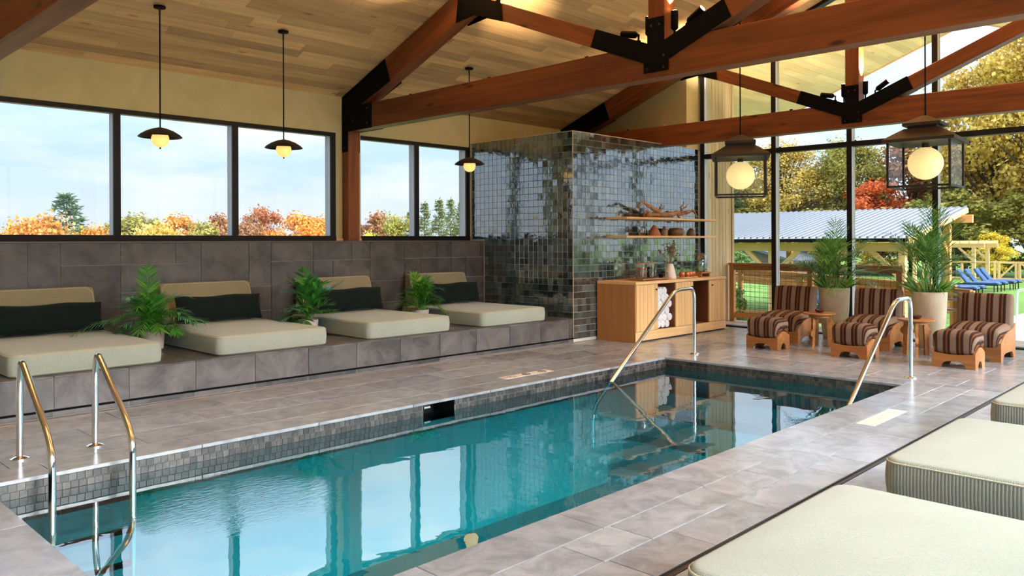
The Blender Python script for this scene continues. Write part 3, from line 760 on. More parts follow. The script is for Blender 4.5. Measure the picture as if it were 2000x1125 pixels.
# ---------------------------------------------------------------- disc pendants
def pendant(x, y, label):
    zt = zc_(y); zg = 2.79
    p = empty('pendant_lamp', (x, y, zg)); tag(p, label, 'pendant lamp', 'disc pendants over the daybeds')
    MB().lathe([(.065, 0), (.065, .022), (.03, .03)], (x, y, zt-.045), 24).build('canopy', black, p, smooth=40)
    MB().tube([(x, y, zt-.04), (x, y, zt-.12)], .012, 8).build('swivel', bronze, p)
    MB().tube([(x, y, zt-.10), (x, y, zg+.13)], .0085, 8).build('stem', black, p, smooth=60)
    MB().lathe([(.012, .135), (.03, .13), (.08, .118), (.15, .090), (.21, .052), (.238, .025), (.236, .021), (.205, .044), (.15, .078), (.08, .104), (.0, .11)], (x, y, zg), 36).build('shade', bronze, p, smooth=50)
    MB().lathe([(.0, -.095)]+[(.096*math.sin(a), -.096*math.cos(a)) for a in [PI*k/16 for k in range(1, 12)]]+[(.05, .075)], (x, y, zg), 24).build('globe', globe_m, p, smooth=1)
    MB().sphere((x, y, zg-.103), .011, 10, 6).build('finial', black, p)
    return p
pendant(3.71, 9.27, 'disc pendant with glowing half globe hanging nearest, before the left window')
pendant(5.27, 9.26, 'disc pendant with glowing half globe hanging second, left of the timber post')
pendant(8.48, 9.23, 'disc pendant with glowing half globe hanging in front of the tiled block')

# ---------------------------------------------------------------- lantern pendants
def lantern(x, y, az, label):
    z0 = 2.16; p = empty('lantern', (x, y, z0), az); tag(p, label, 'lantern', 'glass box lanterns')
    def B(name, mb, m, par=None, sm=None): return mb.build(name, m, par or p, local=True, smooth=sm)
    h = .33; H = .53
    for sx in (-1, 1):
        for sy in (-1, 1):
            B('corner_bar', MB().box(sx*h-.012, sx*h+.012, sy*h-.012, sy*h+.012, 0, H), bronze)
    for s in (-1, 1):
        B('bottom_rail', MB().box(-h, h, s*h-.012, s*h+.012, 0, .024), bronze); B('bottom_rail', MB().box(s*h-.012, s*h+.012, -h, h, 0, .024), bronze)
        B('glass_pane', MB().box(-h+.012, h-.012, s*h-.002, s*h+.002, .024, H), glass_j); B('glass_pane', MB().box(s*h-.002, s*h+.002, -h+.012, h-.012, .024, H), glass_j)
    def frus(a, b, za, zb):
        m = MB(); m.add([(-a,-a,za),(a,-a,za),(a,a,za),(-a,a,za),(-b,-b,zb),(b,-b,zb),(b,b,zb),(-b,b,zb)], [(0,3,2,1),(4,5,6,7),(0,1,5,4),(1,2,6,5),(2,3,7,6),(3,0,4,7)]); return m
    r = frus(.385, .385, H, H+.035); q = frus(.385, .19, H+.035, H+.17); r.add(q.v, q.f); B('roof', r, bronze)
    r = frus(.155, .155, H+.17, H+.20); q = frus(.205, .205, H+.20, H+.235); r.add(q.v, q.f); q = frus(.205, .035, H+.235, H+.33); r.add(q.v, q.f); B('cap', r, bronze)
    B('stem', MB().tube([(0, 0, H+.32), (0, 0, zc_(y)-.04-z0)], .009, 8), black, None, 60)
    B('canopy', MB().lathe([(.07, 0), (.07, .02), (.04, .03)], (0, 0, zc_(y)-.06-z0), 20), black, None, 40)
    B('holder', MB().tube([(0, 0, H+.02), (0, 0, .46)], .04, 12), bronze)
    B('globe', MB().sphere((0, 0, .293), .193, 32, 20), globe2_m, None, 1)
    p.scale = (.94, .94, .94); p.location.z += .02
    return p
lantern(9.6, 5.19, math.radians(28.4), 'square glass lantern with round globe hanging left, before the tiled wall end')
lantern(9.6, 2.93, math.radians(17-13.5), 'square glass lantern with round globe hanging right, the larger in view')

# ---------------------------------------------------------------- daybeds
def bedfab(name, c1, c2, per, amp, top_per=.010):
    m, t, b = newmat(name); tcn = t.nodes.new('ShaderNodeTexCoord')
    sx = t.nodes.new('ShaderNodeSeparateXYZ'); t.links.new(tcn.outputs['Object'], sx.inputs[0])
    sn = t.nodes.new('ShaderNodeSeparateXYZ'); t.links.new(tcn.outputs['Normal'], sn.inputs[0])
    def mth(op, a, b_=None):
        n = nd(t, 'ShaderNodeMath', operation=op)
        for i, v in ((0, a), (1, b_)):
            if v is None: continue
            if isinstance(v, (int, float)): n.inputs[i].default_value = v
            else: t.links.new(v, n.inputs[i])
        return n.outputs[0]
    ax = mth('GREATER_THAN', mth('ABSOLUTE', sn.outputs['X']), .6); isz = mth('GREATER_THAN', mth('ABSOLUTE', sn.outputs['Z']), .6)
    s = mth('ADD', mth('MULTIPLY', sx.outputs['Y'], ax), mth('MULTIPLY', sx.outputs['X'], mth('SUBTRACT', 1.0, ax)))
    nz = noise(t, tcn.outputs['Object'], 18, 2, .5)
    s = mth('ADD', s, mth('MULTIPLY', nz.outputs[0], .004))
    per_ = mth('ADD', mth('MULTIPLY', isz, top_per-per), per)
    w = mth('ABSOLUTE', mth('SINE', mth('DIVIDE', mth('MULTIPLY', s, PI), per_)))
    n1 = noise(t, tcn.outputs['Object'], 120, 4, .7); n2 = noise(t, tcn.outputs['Object'], 4, 3, .5)
    c = ramp(t, n1.outputs[0], [(.35, c2), (.65, c1)]).outputs[0]
    c = mixc(t, .2, c, ramp(t, n2.outputs[0], [(.35, c2), (.65, c1)]).outputs[0])
    gro = mth('MULTIPLY', mth('SUBTRACT', 1.0, mth('MINIMUM', mth('MULTIPLY', w, 2.2), 1.0)), mth('SUBTRACT', amp, mth('MULTIPLY', isz, amp*.72)))
    c = mixc(t, gro, c, tuple(q*.35 for q in c2))
    t.links.new(c, b.inputs['Base Color']); b.inputs['Roughness'].default_value = .95; b.inputs['Specular IOR Level'].default_value = .12; b.inputs['Sheen Weight'].default_value = .12
    hgt = mth('ADD', w, mth('MULTIPLY', n1.outputs[0], .6))
    bp = t.nodes.new('ShaderNodeBump'); bp.inputs['Distance'].default_value = .004
    t.links.new(mth('SUBTRACT', .55, mth('MULTIPLY', isz, .3)), bp.inputs['Strength'])
    t.links.new(hgt, bp.inputs['Height']); t.links.new(bp.outputs[0], b.inputs['Normal'])
    return m
bedL = bedfab('sage_canvas_fine', (.40, .46, .395), (.33, .38, .32), .0075, .35)
bedR = bedfab('sage_canvas_corded', (.285, .32, .275), (.23, .262, .222), .0165, .85)
bedback = bedfab('sage_back_canvas', (.31, .30, .20), (.245, .235, .15), .0075, .35)
def round_rect(hx, hy, r, seg=6):
    out = []
    for cx_, cy_, a0 in ((hx-r, hy-r, 0), (-hx+r, hy-r, 90), (-hx+r, -hy+r, 180), (hx-r, -hy+r, 270)):
        for k in range(seg+1):
            a = math.radians(a0+90*k/seg); out.append((cx_+r*math.cos(a), cy_+r*math.sin(a)))
    return out
def cushion_mb(cx_, cy_, z0, hx, hy, H, rc=.09, re=.03, crown=.015, bulge=.006):
    m = MB(); prof = []
    for k in range(4): a = PI/2*k/3; prof.append((re*(1-math.sin(a)), re*(1-math.cos(a)), 0))
    for k in range(1, 4): prof.append((-bulge*math.sin(PI*k/4), re+(H-2*re)*k/4, 0))
    for k in range(4): a = PI/2*k/3; prof.append((re*(1-math.cos(a)), H-re+re*math.sin(a), 0))
    ins = [.06, .13, .22, .34, .48]
    rings = []
    for inset, z, _ in prof:
        rings.append([(x_, y_, z) for x_, y_ in round_rect(hx-inset, hy-inset, max(.02, rc-inset*.5))])
    for s_ in ins:
        q = 1-s_*1.9 if s_ < .48 else .02
        rings.append([(x_, y_, H+crown*(1-q*q)) for x_, y_ in round_rect((hx-re)*q, (hy-re)*q, max(.005, rc*q))])
    n = len(rings[0]); o = 0
    for r_ in rings: m.v += [(cx_+a, cy_+b, z0+c) for a, b, c in r_]
    for i in range(len(rings)-1):
        for j in range(n): m.f.append((i*n+j, i*n+(j+1) % n, (i+1)*n+(j+1) % n, (i+1)*n+j))
    m.f.append(tuple(range(n-1, -1, -1))); m.f.append(tuple((len(rings)-1)*n+j for j in range(n)))
    return m
def rcub(hx, hy, hz, r, n=10):
    """rounded box grid around the origin"""
    bm = bmesh.new(); bmesh.ops.create_cube(bm, size=2); bmesh.ops.subdivide_edges(bm, edges=list(bm.edges), cuts=n, use_grid_fill=True)
    m = MB(); bm.verts.index_update()
    for v in bm.verts:
        # denser near the edges
        p = [math.copysign(1-(1-abs(c))**1.5, c) for c in v.co]
        q = Vector((p[0]*hx, p[1]*hy, p[2]*hz)); i = Vector((max(-hx+r, min(hx-r, q.x)), max(-hy+r, min(hy-r, q.y)), max(-hz+r, min(hz-r, q.z))))
        d = q-i; m.v.append(tuple(i+d.normalized()*r if d.length > 1e-7 else q))
    m.f = [tuple(v.index for v in f.verts) for f in bm.faces]; bm.free(); return m
def piping(m, hx, hy, rc, z, cx_, cy_, r=.006):
    pts = round_rect(hx, hy, rc, 5); pts = [(cx_+a, cy_+b, z) for a, b in pts]; pts.append(pts[0]); m.tube(pts, r, 5, False); return m
def daybed(x0, x1, yf, yb, z, sgn, label, fab, base=False):
    """sgn +1: the back stands at larger y"""
    cx_, cy_ = (x0+x1)/2, (yf+yb)/2; hx, hy = (x1-x0)/2, abs(yb-yf)/2; H = .21
    b = empty('daybed', (cx_, cy_, 0 if base else z)); tag(b, label, 'daybed', 'sage green daybeds')
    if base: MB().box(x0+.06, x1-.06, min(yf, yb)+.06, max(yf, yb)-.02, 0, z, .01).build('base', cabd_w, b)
    mt_ = cushion_mb(cx_, cy_, z, hx, hy, H).build('mattress', fab, b, smooth=1)
    piping(MB(), hx-.004, hy-.004, .085, z+H-.020, cx_, cy_).build('piping', pip_m, mt_, smooth=1)
    piping(MB(), hx-.004, hy-.004, .085, z+.022, cx_, cy_).build('piping', pip_m, mt_, smooth=1)
    m = rcub(hx-.07, .125, .255, .04, 9)
    for i, (a, c, d) in enumerate(m.v):
        w = (d+.255)/.51; thick = 1-.45*w
        cc = c*thick; k = 1-.035*w
        m.v[i] = (cx_+a*k, yb-sgn*(.155-.075*w)+sgn*(cc+.02*w) - sgn*.018*(1-(a/(hx-.07))**2)*(1 if c*sgn < 0 else 0)*math.sin(PI*w), z+H+.25+d)
    bk = m.build('backrest', bedback, b, smooth=1)
    pm = MB(); hxx = hx-.07
    loop = [(-hxx+.006, .03), (-(hxx-.02)*.965, .44), (-(hxx-.02)*.965+.05, .50), ((hxx-.02)*.965-.05, .50), ((hxx-.02)*.965, .44), (hxx-.006, .03)]
    pm.tube([(cx_+a, yb-sgn*(.155-.075*d/.51)-sgn*(.118*(1-.45*d/.51)-.02*d/.51), z+H-.005+d) for a, d in loop], .006, 5); pm.build('piping', pip_m, bk, smooth=1)
    return b
def pillow(cx_, cy_, zb, w, h, t, sgn, tilt, label, rz=0.0):
    m = MB(); nx, nz_ = 26, 12
    for side in (1, -1):
        o = len(m.v)
        for j in range(nz_+1):
            for i in range(nx+1):
                u_ = -1+2*i/nx; v_ = -1+2*j/nz_
                pin = 1-.055*(1-abs(u_)**1.0)*abs(v_)**4; pinx = 1-.02*(1-v_*v_)*abs(u_)**6
                th = t/2*max(0, (1-abs(u_)**8))**.5*max(0, 1-abs(v_)**2.6)**.6
                wr = .006*math.sin(u_*9+v_*3)*(1-u_*u_)*(1-v_*v_)
                m.v.append((u_*w/2*pinx, side*(th+wr*.5), v_*h/2*pin + .008*math.sin(u_*5)))
        for j in range(nz_):
            for i in range(nx):
                a = o+j*(nx+1)+i; m.f.append((a, a+1, a+nx+2, a+nx+1))
    p = empty('lumbar_pillow', (cx_, cy_, zb)); tag(p, label, 'pillow', 'dark lumbar pillows')
    mt4 = Matrix.Translation((0, 0, h/2*math.cos(tilt)+.03)) @ Matrix.Rotation(rz, 4, 'Z') @ Matrix.Rotation(-sgn*tilt, 4, 'X')
    m.xf(mt4); m.build('cover', pil_m, p, local=True, smooth=1)
    e = MB(); e.tube([tuple(mt4 @ Vector((u_*w/2, 0, -h/2+.006*math.sin(u_*9)))) for u_ in [-.97+1.94*k/12 for k in range(13)]], .004, 5); e.build('seam', pil_m, p, local=True)
    return p
BX_ = [1.95, 3.90, 5.85, 7.80]
names = ['sage daybed on the slate platform cut by the left edge', 'sage daybed between the large feathery palm and the broad-leaved plant',
         'sage daybed right of the broad-leaved plant, below the timber post', 'sage daybed on the platform beside the glazed tile wall']
pnames = ['long dark pillow on the daybed cut by the left edge', 'long dark pillow right behind the large feathery potted palm', 'long dark pillow on the daybed below the timber post', 'long dark pillow on the daybed beside the tile wall']
for x, n_, pn in zip(BX_, names, pnames):
    daybed(x, x+1.37, 8.23, 10.13, PLZ, 1, n_, bedL)
    pillow(x+.70, 9.665, PLZ+.218, 1.12, .32, .15, 1, .20, pn, R.uniform(-.02, .02))
for x, n_ in zip((2.43, 4.38, 6.46), ('large sage daybed filling the lower right corner, nearest the viewer', 'sage daybed with corded side, second from the viewer on the right', 'sage daybed cut by the right edge, third from the viewer')):
    daybed(x, x+1.39, 1.56, -.50, .24, -1, n_, bedR, True)

# ---------------------------------------------------------------- leaves
def blade(m, p, d, nrm, ln, w, droop=.15, k=3):
    d = d.normalized(); sd = d.cross(nrm)
    sd = sd.normalized() if sd.length > 1e-5 else d.orthogonal().normalized()
    o = len(m.v); prof = [(.0, .35), (.3, 1), (.65, .85), (1, 0)] if k == 3 else [(0, .5), (.5, 1), (1, 0)]
    for i, (t_, q) in enumerate(prof):
        c = p+d*(ln*t_)+Vector((0, 0, -droop*ln*t_*t_))
        if q > 0: m.v.append(tuple(c-sd*w/2*q)); m.v.append(tuple(c+sd*w/2*q))
        else: m.v.append(tuple(c))
    n = len(prof)
    for i in range(n-2): m.f.append((o+2*i, o+2*i+1, o+2*i+3, o+2*i+2))
    m.f.append((o+2*(n-2), o+2*(n-2)+1, o+2*(n-1)))
def frond(m, base, az, elev, ln, droop, n, ll, lw, start=.25, spread=.85, rnd=None, rad=.004, tipf=.55):
    rnd = rnd or R; d0 = Vector((math.cos(az)*math.cos(elev), math.sin(az)*math.cos(elev), math.sin(elev)))
    pts = []; 
    for i in range(9):
        t_ = i/8; pts.append(Vector(base)+d0*(ln*t_)+Vector((0, 0, -droop*ln*t_**2.2)))
    m.tube(pts, [rad*(1.1-.85*i/8) for i in range(9)], 4, False)
    for i in range(n):
        t_ = start+(1-start)*i/(n-1); f_ = t_*8; k = min(7, int(f_)); p = pts[k].lerp(pts[k+1], f_-k); tg = (pts[k+1]-pts[k]).normalized()
        side = tg.cross(Vector((0, 0, 1))); side = side.normalized() if side.length > .05 else Vector((-math.sin(az), math.cos(az), 0))
        nr = side.cross(tg).normalized()
        q = math.sin(PI*(.18+.75*(t_-start)/(1-start)))
        for s in (1, -1):
            dv = tg*(1-spread*.45+.35*t_)+side*s*spread+nr*rnd.uniform(-.05, .28)
            blade(m, p, dv, nr, ll*(.45+.65*q)*rnd.uniform(.85, 1.12), lw*rnd.uniform(.85, 1.15), rnd.uniform(.05, .3))
    blade(m, pts[-1], pts[-1]-pts[-2], Vector((0, 0, 1)), ll*.6, lw, .1)
palm_g = foliage('palm_green', [(.02, .12, .013), (.045, .22, .024), (.10, .36, .04), (.18, .46, .055)], .4, .25, .45)
palm_y = foliage('palm_bright', [(.03, .14, .015), (.08, .28, .03), (.22, .42, .05), (.32, .46, .07)], .4, .3, .4)
broad_g = foliage('broadleaf_green', [(.018, .11, .018), (.04, .20, .03), (.09, .34, .05)], .35, .2, .5)
tall_g = foliage('tall_palm_green', [(.035, .12, .022), (.075, .22, .04), (.14, .34, .06), (.28, .50, .10)], .4, .3, .4)
def pot_plant(x, y, z, label, seed, kind):
    p = empty('potted_palm', (x, y, z)); tag(p, label, 'potted plant', 'potted plants between the daybeds'); rn = random.Random(seed)
    pt = MB().lathe([(.085, 0), (.115, .02), (.128, .2), (.128, .215), (.115, .215), (.112, .19)], (x, y, z), 28).build('pot', pot_m, p, smooth=40)
    MB().lathe([(.0, .192), (.113, .19)], (x, y, z), 20, False).build('soil', soil, pt)
    st = [(x+rn.uniform(-.05, .05), y+rn.uniform(-.05, .05)) for _ in range(6)]
    sm = MB()
    for a, b in st: sm.tube([(a, b, z+.17), (a+rn.uniform(-.03, .03), b+rn.uniform(-.03, .03), z+.42)], .006, 5)
    sm.build('stems', MATS['palm_green'], p)
    if kind == 'palm':
        nf = 46
        for i in range(nf):
            az = 2*PI*i*.382+rn.uniform(-.3, .3); q = i/nf; a, b = st[i % 6]
            el = math.radians(rn.uniform(10, 62) if i % 3 else rn.uniform(58, 80)); ln = rn.uniform(.36, .58) if i % 5 else rn.uniform(.66, .84)
            f_ = MB(); frond(f_, (a, b, z+.2+.22*rn.random()), az, el, ln, rn.uniform(.25, .6), rn.randint(13, 18), .18, .014, .28, .8, rn)
            f_.build('frond', palm_g, p)
    elif kind == 'broad':
        for i in range(42):
            az = 2*PI*i*.382+rn.uniform(-.3, .3); a, b = st[i % 6]
            el = math.radians(rn.uniform(5, 78)); ln = rn.uniform(.28, .48); n = 5 if i % 3 else 4
            if i % 6 == 0: ln = rn.uniform(.50, .62); el = math.radians(rn.uniform(40, 72))
            f_ = MB(); frond(f_, (a, b, z+.2+.24*rn.random()), az, el, ln, rn.uniform(.1, .35), n, .20, .042, .45, .75, rn)
            f_.build('frond', broad_g, p)
    else:
        for i in range(46):
            az = 2*PI*i*.382+rn.uniform(-.3, .3); a, b = st[i % 6]
            el = math.radians(rn.uniform(12, 72)); ln = rn.uniform(.26, .46)
            if i % 4 == 0: el = math.radians(rn.uniform(60, 80)); ln = .5
            f_ = MB(); frond(f_, (a, b, z+.2+.2*rn.random()), az, el, ln, rn.uniform(.2, .5), rn.randint(10, 14), .17, .016, .25, .7, rn)
            f_.build('frond', palm_y if i % 3 == 0 else palm_g, p)
    return p
pot_plant(3.62, 9.28, PLZ, 'large feathery dark green potted palm in front of the slate wall', 3, 'palm')
pot_plant(5.57, 9.18, PLZ, 'broad-leaved green potted plant below the third window pane', 4, 'broad')
pot_plant(7.52, 9.28, PLZ, 'bright yellow-green potted palm nearest the tiled block', 5, 'bright')
def tall_planter(x, y, label, seed, hgt, lean):
    p = empty('planter_palm', (x, y, 0)); tag(p, label, 'potted plant', 'tall planters by the glass wall'); rn = random.Random(seed)
    pt = MB().lathe([(.165, 0), (.175, .01), (.225, .45), (.242, .80), (.242, .83), (.222, .83), (.215, .76)], (x, y, 0), 40).build('planter', planter_m, p, smooth=40)
    MB().lathe([(.0, .775), (.217, .77)], (x, y, 0), 24, False).build('soil', soil, pt)
    sm = MB(); tops = []
    for i in range(9):
        a = rn.uniform(0, 6.28); r_ = rn.uniform(.02, .13); b = Vector((x+r_*math.cos(a), y+r_*math.sin(a), .74)); t_ = b+Vector((rn.uniform(-.10, .10), rn.uniform(-.10, .10), rn.uniform(.25, .55)))
        sm.tube([b, (b+t_)/2+Vector((.01, 0, 0)), t_], [.011, .009, .006], 6); tops.append(t_)
    sm.build('canes', MATS['tall_palm_green'], p)
    for i in range(40):
        t_ = tops[i % 9]; az = 2*PI*i*.382+rn.uniform(-.4, .4); el = math.radians(rn.uniform(25, 75)+lean); ln = rn.uniform(.55, .95)*hgt
        if i % 4 == 0: el = math.radians(rn.uniform(70, 88)); ln *= 1.2
        f_ = MB(); frond(f_, t_-Vector((0, 0, rn.uniform(0, .3))), az, el, ln, rn.uniform(.15, .5), rn.randint(11, 15), .32, .0125, .25, .66, rn, .005)
        f_.build('frond', tall_g, p)
    lo = MB()
    for i in range(60):
        az = rn.uniform(0, 6.28); el = rn.uniform(.6, 1.45)
        blade(lo, Vector((x+.14*math.cos(az), y+.14*math.sin(az), .78)), Vector((math.cos(az)*math.cos(el), math.sin(az)*math.cos(el), math.sin(el))), Vector((-math.sin(az), math.cos(az), .2)), rn.uniform(.2, .5), .028, .15)
    lo.build('grass_blades', palm_y, p)
    return p
tall_planter(13.0, 5.36, 'tall cream planter with arching palm between the first two striped chairs', 8, 1.08, -14)
tall_planter(12.86, 3.88, 'tall cream planter with upright palm left of the rightmost striped chair', 9, 1.2, 0)

# ---------------------------------------------------------------- striped lounge chairs, ottomans, tables
def stripe_mat():
    m, t, b = newmat('striped_weave'); at = t.nodes.new('ShaderNodeAttribute'); at.attribute_name = 'stripe'
    dv = nd(t, 'ShaderNodeMath', operation='DIVIDE'); t.links.new(at.outputs['Fac'], dv.inputs[0]); dv.inputs[1].default_value = .152
    ad = nd(t, 'ShaderNodeMath', operation='ADD'); t.links.new(dv.outputs[0], ad.inputs[0]); ad.inputs[1].default_value = 20.23
    fr = nd(t, 'ShaderNodeMath', operation='FRACT'); t.links.new(ad.outputs[0], fr.inputs[0])
    tan, dk, rust, bl = (.20, .138, .098), (.050, .021, .015), (.17, .058, .020), (.012, .008, .007)
    c = ramp(t, fr.outputs[0], [(0, tan), (.46, bl), (.49, dk), (.57, bl), (.60, dk), (.64, bl), (.665, rust), (.80, bl), (.825, dk), (.87, bl), (.90, dk), (.965, bl)], 'CONSTANT').outputs[0]
    tcn = t.nodes.new('ShaderNodeTexCoord'); n = noise(t, tcn.outputs['Object'], 220, 3, .6)
    c = mixc(t, .35, c, mixc(t, 1, c, ramp(t, n.outputs[0], [(.3, (.5,)*3), (.7, (1.3,)*3)]).outputs[0], 'MULTIPLY'))
    t.links.new(c, b.inputs['Base Color']); b.inputs['Roughness'].default_value = .9; b.inputs['Specular IOR Level'].default_value = .15
    bump(t, b, n.outputs[0], .2, .002); return m
strp = stripe_mat()
def set_stripe(ob, hy, r, zt, back=False):
    me = ob.data; at = me.attributes.new('stripe', 'FLOAT', 'POINT')
    for i, v in enumerate(me.vertices):
        y_ = v.co.y; e = abs(y_)-(hy-r)
        s = y_ if e <= 0 else math.copysign(hy-r+min(1, e/r)*(r*.6+(0 if back else max(0, zt-v.co.z))), y_)
        at.data[i].value = s
def arch_front(w, h, leg, cut, dip):
    a = [(-w, 0), (-w+leg, 0), (-w+leg+.02, cut*.55), (-w+leg+.045, cut*.8), (-w+leg+.09, cut), (w-leg-.09, cut), (w-leg-.045, cut*.8), (w-leg-.02, cut*.55), (w-leg, 0), (w, 0), (w, h)]
    n = 10; a += [(w-2*w*k/n, h-dip*math.sin(PI*k/n)) for k in range(1, n)] + [(-w, h)]; return a
def ogee(m, pts, axis, a, b): m.prism(pts, axis, a, b); return m
def tri_prism(name, pts, axis, a, b, mat, par, local=True):
    """concave outline extruded: cut into triangles first"""
    from mathutils.geometry import tessellate_polygon
    n = len(pts); m = MB()
    def P(p, t_): return {'x': (t_, p[0], p[1]), 'y': (p[0], t_, p[1]), 'z': (p[0], p[1], t_)}[axis]
    m.v = [P(p, a) for p in pts]+[P(p, b) for p in pts]
    for tr in tessellate_polygon([[Vector((p[0], p[1], 0)) for p in pts]]): m.f.append(tuple(tr)); m.f.append(tuple(i+n for i in reversed(tr)))
    m.f += [(i, (i+1) % n, (i+1) % n+n, i+n) for i in range(n)]
    return m.build(name, mat, par, local=local)
def chair(x, y, rz, label):
    c = empty('lounge_chair', (x, y, 0), rz); tag(c, label, 'chair', 'striped lounge chairs')
    w = .345
    tri_prism('front_panel', arch_front(w-.002, .243, .13, .10, .012), 'x', -.004, .03, chair_w, c)
    sd = [(.0, 0), (.10, 0), (.12, .05), (.16, .085), (.24, .10), (.52, .10), (.58, .085), (.62, .05), (.64, 0), (.745, 0), (.745, .46), (.70, .46), (.62, .41), (.5, .385), (.35, .375), (.2, .345), (.08, .285), (.0, .245)]
    for s in (-1, 1): tri_prism('side_panel', sd, 'y', s*w, s*(w-.03), chair_w, c)
    tri_prism('rear_panel', arch_front(w-.032, .455, .10, .10, 0), 'x', .715, .742, chair_w, c)
    m = rcub(.33, w-.012, .11, .07, 12)
    for i, (a, b, d) in enumerate(m.v):
        tp = 1 if d > 0 else 0; u_ = (a+.33)/.66
        m.v[i] = (a+.32-.012, b, .325+d+tp*(.03*(1-(b/w)**2)*math.sin(PI*min(1, u_*1.05)))+.05*math.sin(PI/2*u_)-.02-(.035*(1-u_) if not tp else 0))
    s_ = m.build('seat_cushion', strp, c, local=True, smooth=1); set_stripe(s_, w-.012, .07, .42)
    m = rcub(.085, w-.004, .235, .05, 10)
    for i, (a, b, d) in enumerate(m.v):
        u_ = (d+.235)/.47; m.v[i] = (.625+a*(1-.2*u_)+.055*u_-.018*(1-(b/w)**2)*math.sin(PI*u_)*(a < 0), b, .625+d)
    k = m.build('back_cushion', strp, c, local=True, smooth=1); set_stripe(k, w-.004, .05, .86, True)
    return c
def ottoman(x, y, rz, label):
    c = empty('ottoman', (x, y, 0), rz); tag(c, label, 'ottoman', 'striped ottomans')
    w = .25; D = .37
    tri_prism('front_panel', arch_front(w-.002, .189, .10, .085, .022), 'x', -.004, .028, chair_w, c); tri_prism('rear_panel', arch_front(w-.002, .189, .10, .085, .022), 'x', D-.028, D+.004, chair_w, c)
    sd = [(.0, 0), (.11, 0), (.115, .04), (.135, .075), (.165, .092), (D-.165, .092), (D-.135, .075), (D-.115, .04), (D-.11, 0), (D, 0), (D, .19)] + [(D*(1-k/10), .19+.075*math.sin(PI*k/10)) for k in range(1, 10)] + [(0, .19)]
    for s in (-1, 1): tri_prism('side_panel', sd, 'y', s*w, s*(w-.028), chair_w, c)
    m = rcub(D/2+.008, w+.006, .135, .075, 12)
    for i, (a, b, d) in enumerate(m.v):
        lo = -.02*(1-(b/w)**2) if d < 0 else 0
        if d < 0 and abs(b) > w-.04: lo = .065*(1-(a/(D/2))**2)
        m.v[i] = (a+D/2, b, .315+d+lo+(.022*(1-(a/(D/2))**2)*(1-(b/w)**2) if d > 0 else 0))
    s_ = m.build('cushion', strp, c, local=True, smooth=1); set_stripe(s_, w+.006, .075, .45)
    return c
def side_table(x, y, rz, label, blabel):
    c = empty('side_table', (x, y, 0), rz); tag(c, label, 'side table', 'round side tables')
    MB().lathe([(.0, .478), (.20, .478), (.232, .487), (.235, .503), (.228, .508), (.0, .508)], (0, 0, 0), 40, False).build('table_top', chair_w, c, local=True, smooth=35)
    MB().lathe([(.13, .44), (.15, .44), (.15, .478), (.13, .478)], (0, 0, 0), 24, False).build('apron', chair_w, c, local=True, smooth=35)
    for k, a in enumerate((.5, 2.6, 4.7)):
        bz = .20 if k % 2 else .34
        leg = [(.105, .478), (.125, 0), (.185, 0), (.172, bz-.07)] + [(.172+.045*math.sin(PI*q/8), bz-.06+.12*q/8) for q in range(9)] + [(.166, bz+.07), (.165, .478)]
        o = tri_prism('leg', leg, 'y', -.018, .018, chair_w, c); o.rotation_euler = (0, 0, a)
    b = MB().lathe([(.0, .0), (.035, .0), (.062, .018), (.07, .038), (.064, .048), (.056, .046), (.054, .034), (.0, .02)], (x+.02, y, .508), 24, False).build('bowl', plain('oxblood_glaze', (.075, .016, .012), .25) if 'oxblood_glaze' not in MATS else MATS['oxblood_glaze'], smooth=40, org=(x+.02, y, .508))
    tag(b, blabel, 'bowl', 'small dark bowls')
    n = MB()
    for k in range(9): n.sphere((x+.02+.06*math.cos(k*.7), y+.06*math.sin(k*.7), .508+.046), .008, 6, 4)
    n.build('rim_beads', MATS['oxblood_glaze'], b)
    return c
chair(11.85, 5.79, 0, 'striped armless lounge chair nearest the oak cabinet'); chair(11.95, 4.48, .06, 'striped armless lounge chair in the middle of the row of three'); chair(11.84, 3.055, 0, 'striped armless lounge chair at the right end of the row')
ottoman(10.97, 5.60, -.02, 'striped ottoman in front of the leftmost lounge chair'); ottoman(10.94, 4.315, -.05, 'striped ottoman in front of the middle lounge chair'); ottoman(10.95, 3.03, -.03, 'striped ottoman in front of the rightmost lounge chair')
side_table(11.86, 5.12, .3, 'round cherry side table left, right beside the leftmost lounge chair', 'small dark red bowl on the left side table')
side_table(11.80, 3.73, .9, 'round cherry side table left of the rightmost lounge chair', 'small dark red bowl on the right side table')

# ---------------------------------------------------------------- oak cabinet
CX0, CX1, CY0, CY1, CZ = 10.27, 13.05, 7.355, 8.12, .955
cab = empty('oak_cabinet', ((CX0+CX1)/2, (CY0+CY1)/2, 0)); tag(cab, 'long oak cabinet with three boarded doors and two open bays against the tiled wall', 'cabinet')
MB().box(CX0, CX0+.03, CY0+.012, CY1, 0, CZ-.045).build('side_panel', side_w, cab); MB().box(CX1-.03, CX1, CY0+.012, CY1, 0, CZ-.045).build('side_panel', side_w, cab)
MB().box(CX0-.005, CX1+.012, CY0-.012, CY1, CZ-.045, CZ, .004).build('worktop', cabx_w, cab)
MB().box(CX0, CX1, CY0, CY0+.025, 0.02, .165, .003).build('plinth_rail', cabx_w, cab)
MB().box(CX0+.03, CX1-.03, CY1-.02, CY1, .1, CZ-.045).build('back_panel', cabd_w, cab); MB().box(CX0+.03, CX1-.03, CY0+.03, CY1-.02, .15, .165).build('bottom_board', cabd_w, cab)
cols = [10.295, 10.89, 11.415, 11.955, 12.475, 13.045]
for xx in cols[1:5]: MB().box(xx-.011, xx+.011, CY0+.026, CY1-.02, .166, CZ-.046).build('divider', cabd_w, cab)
bdz = {}
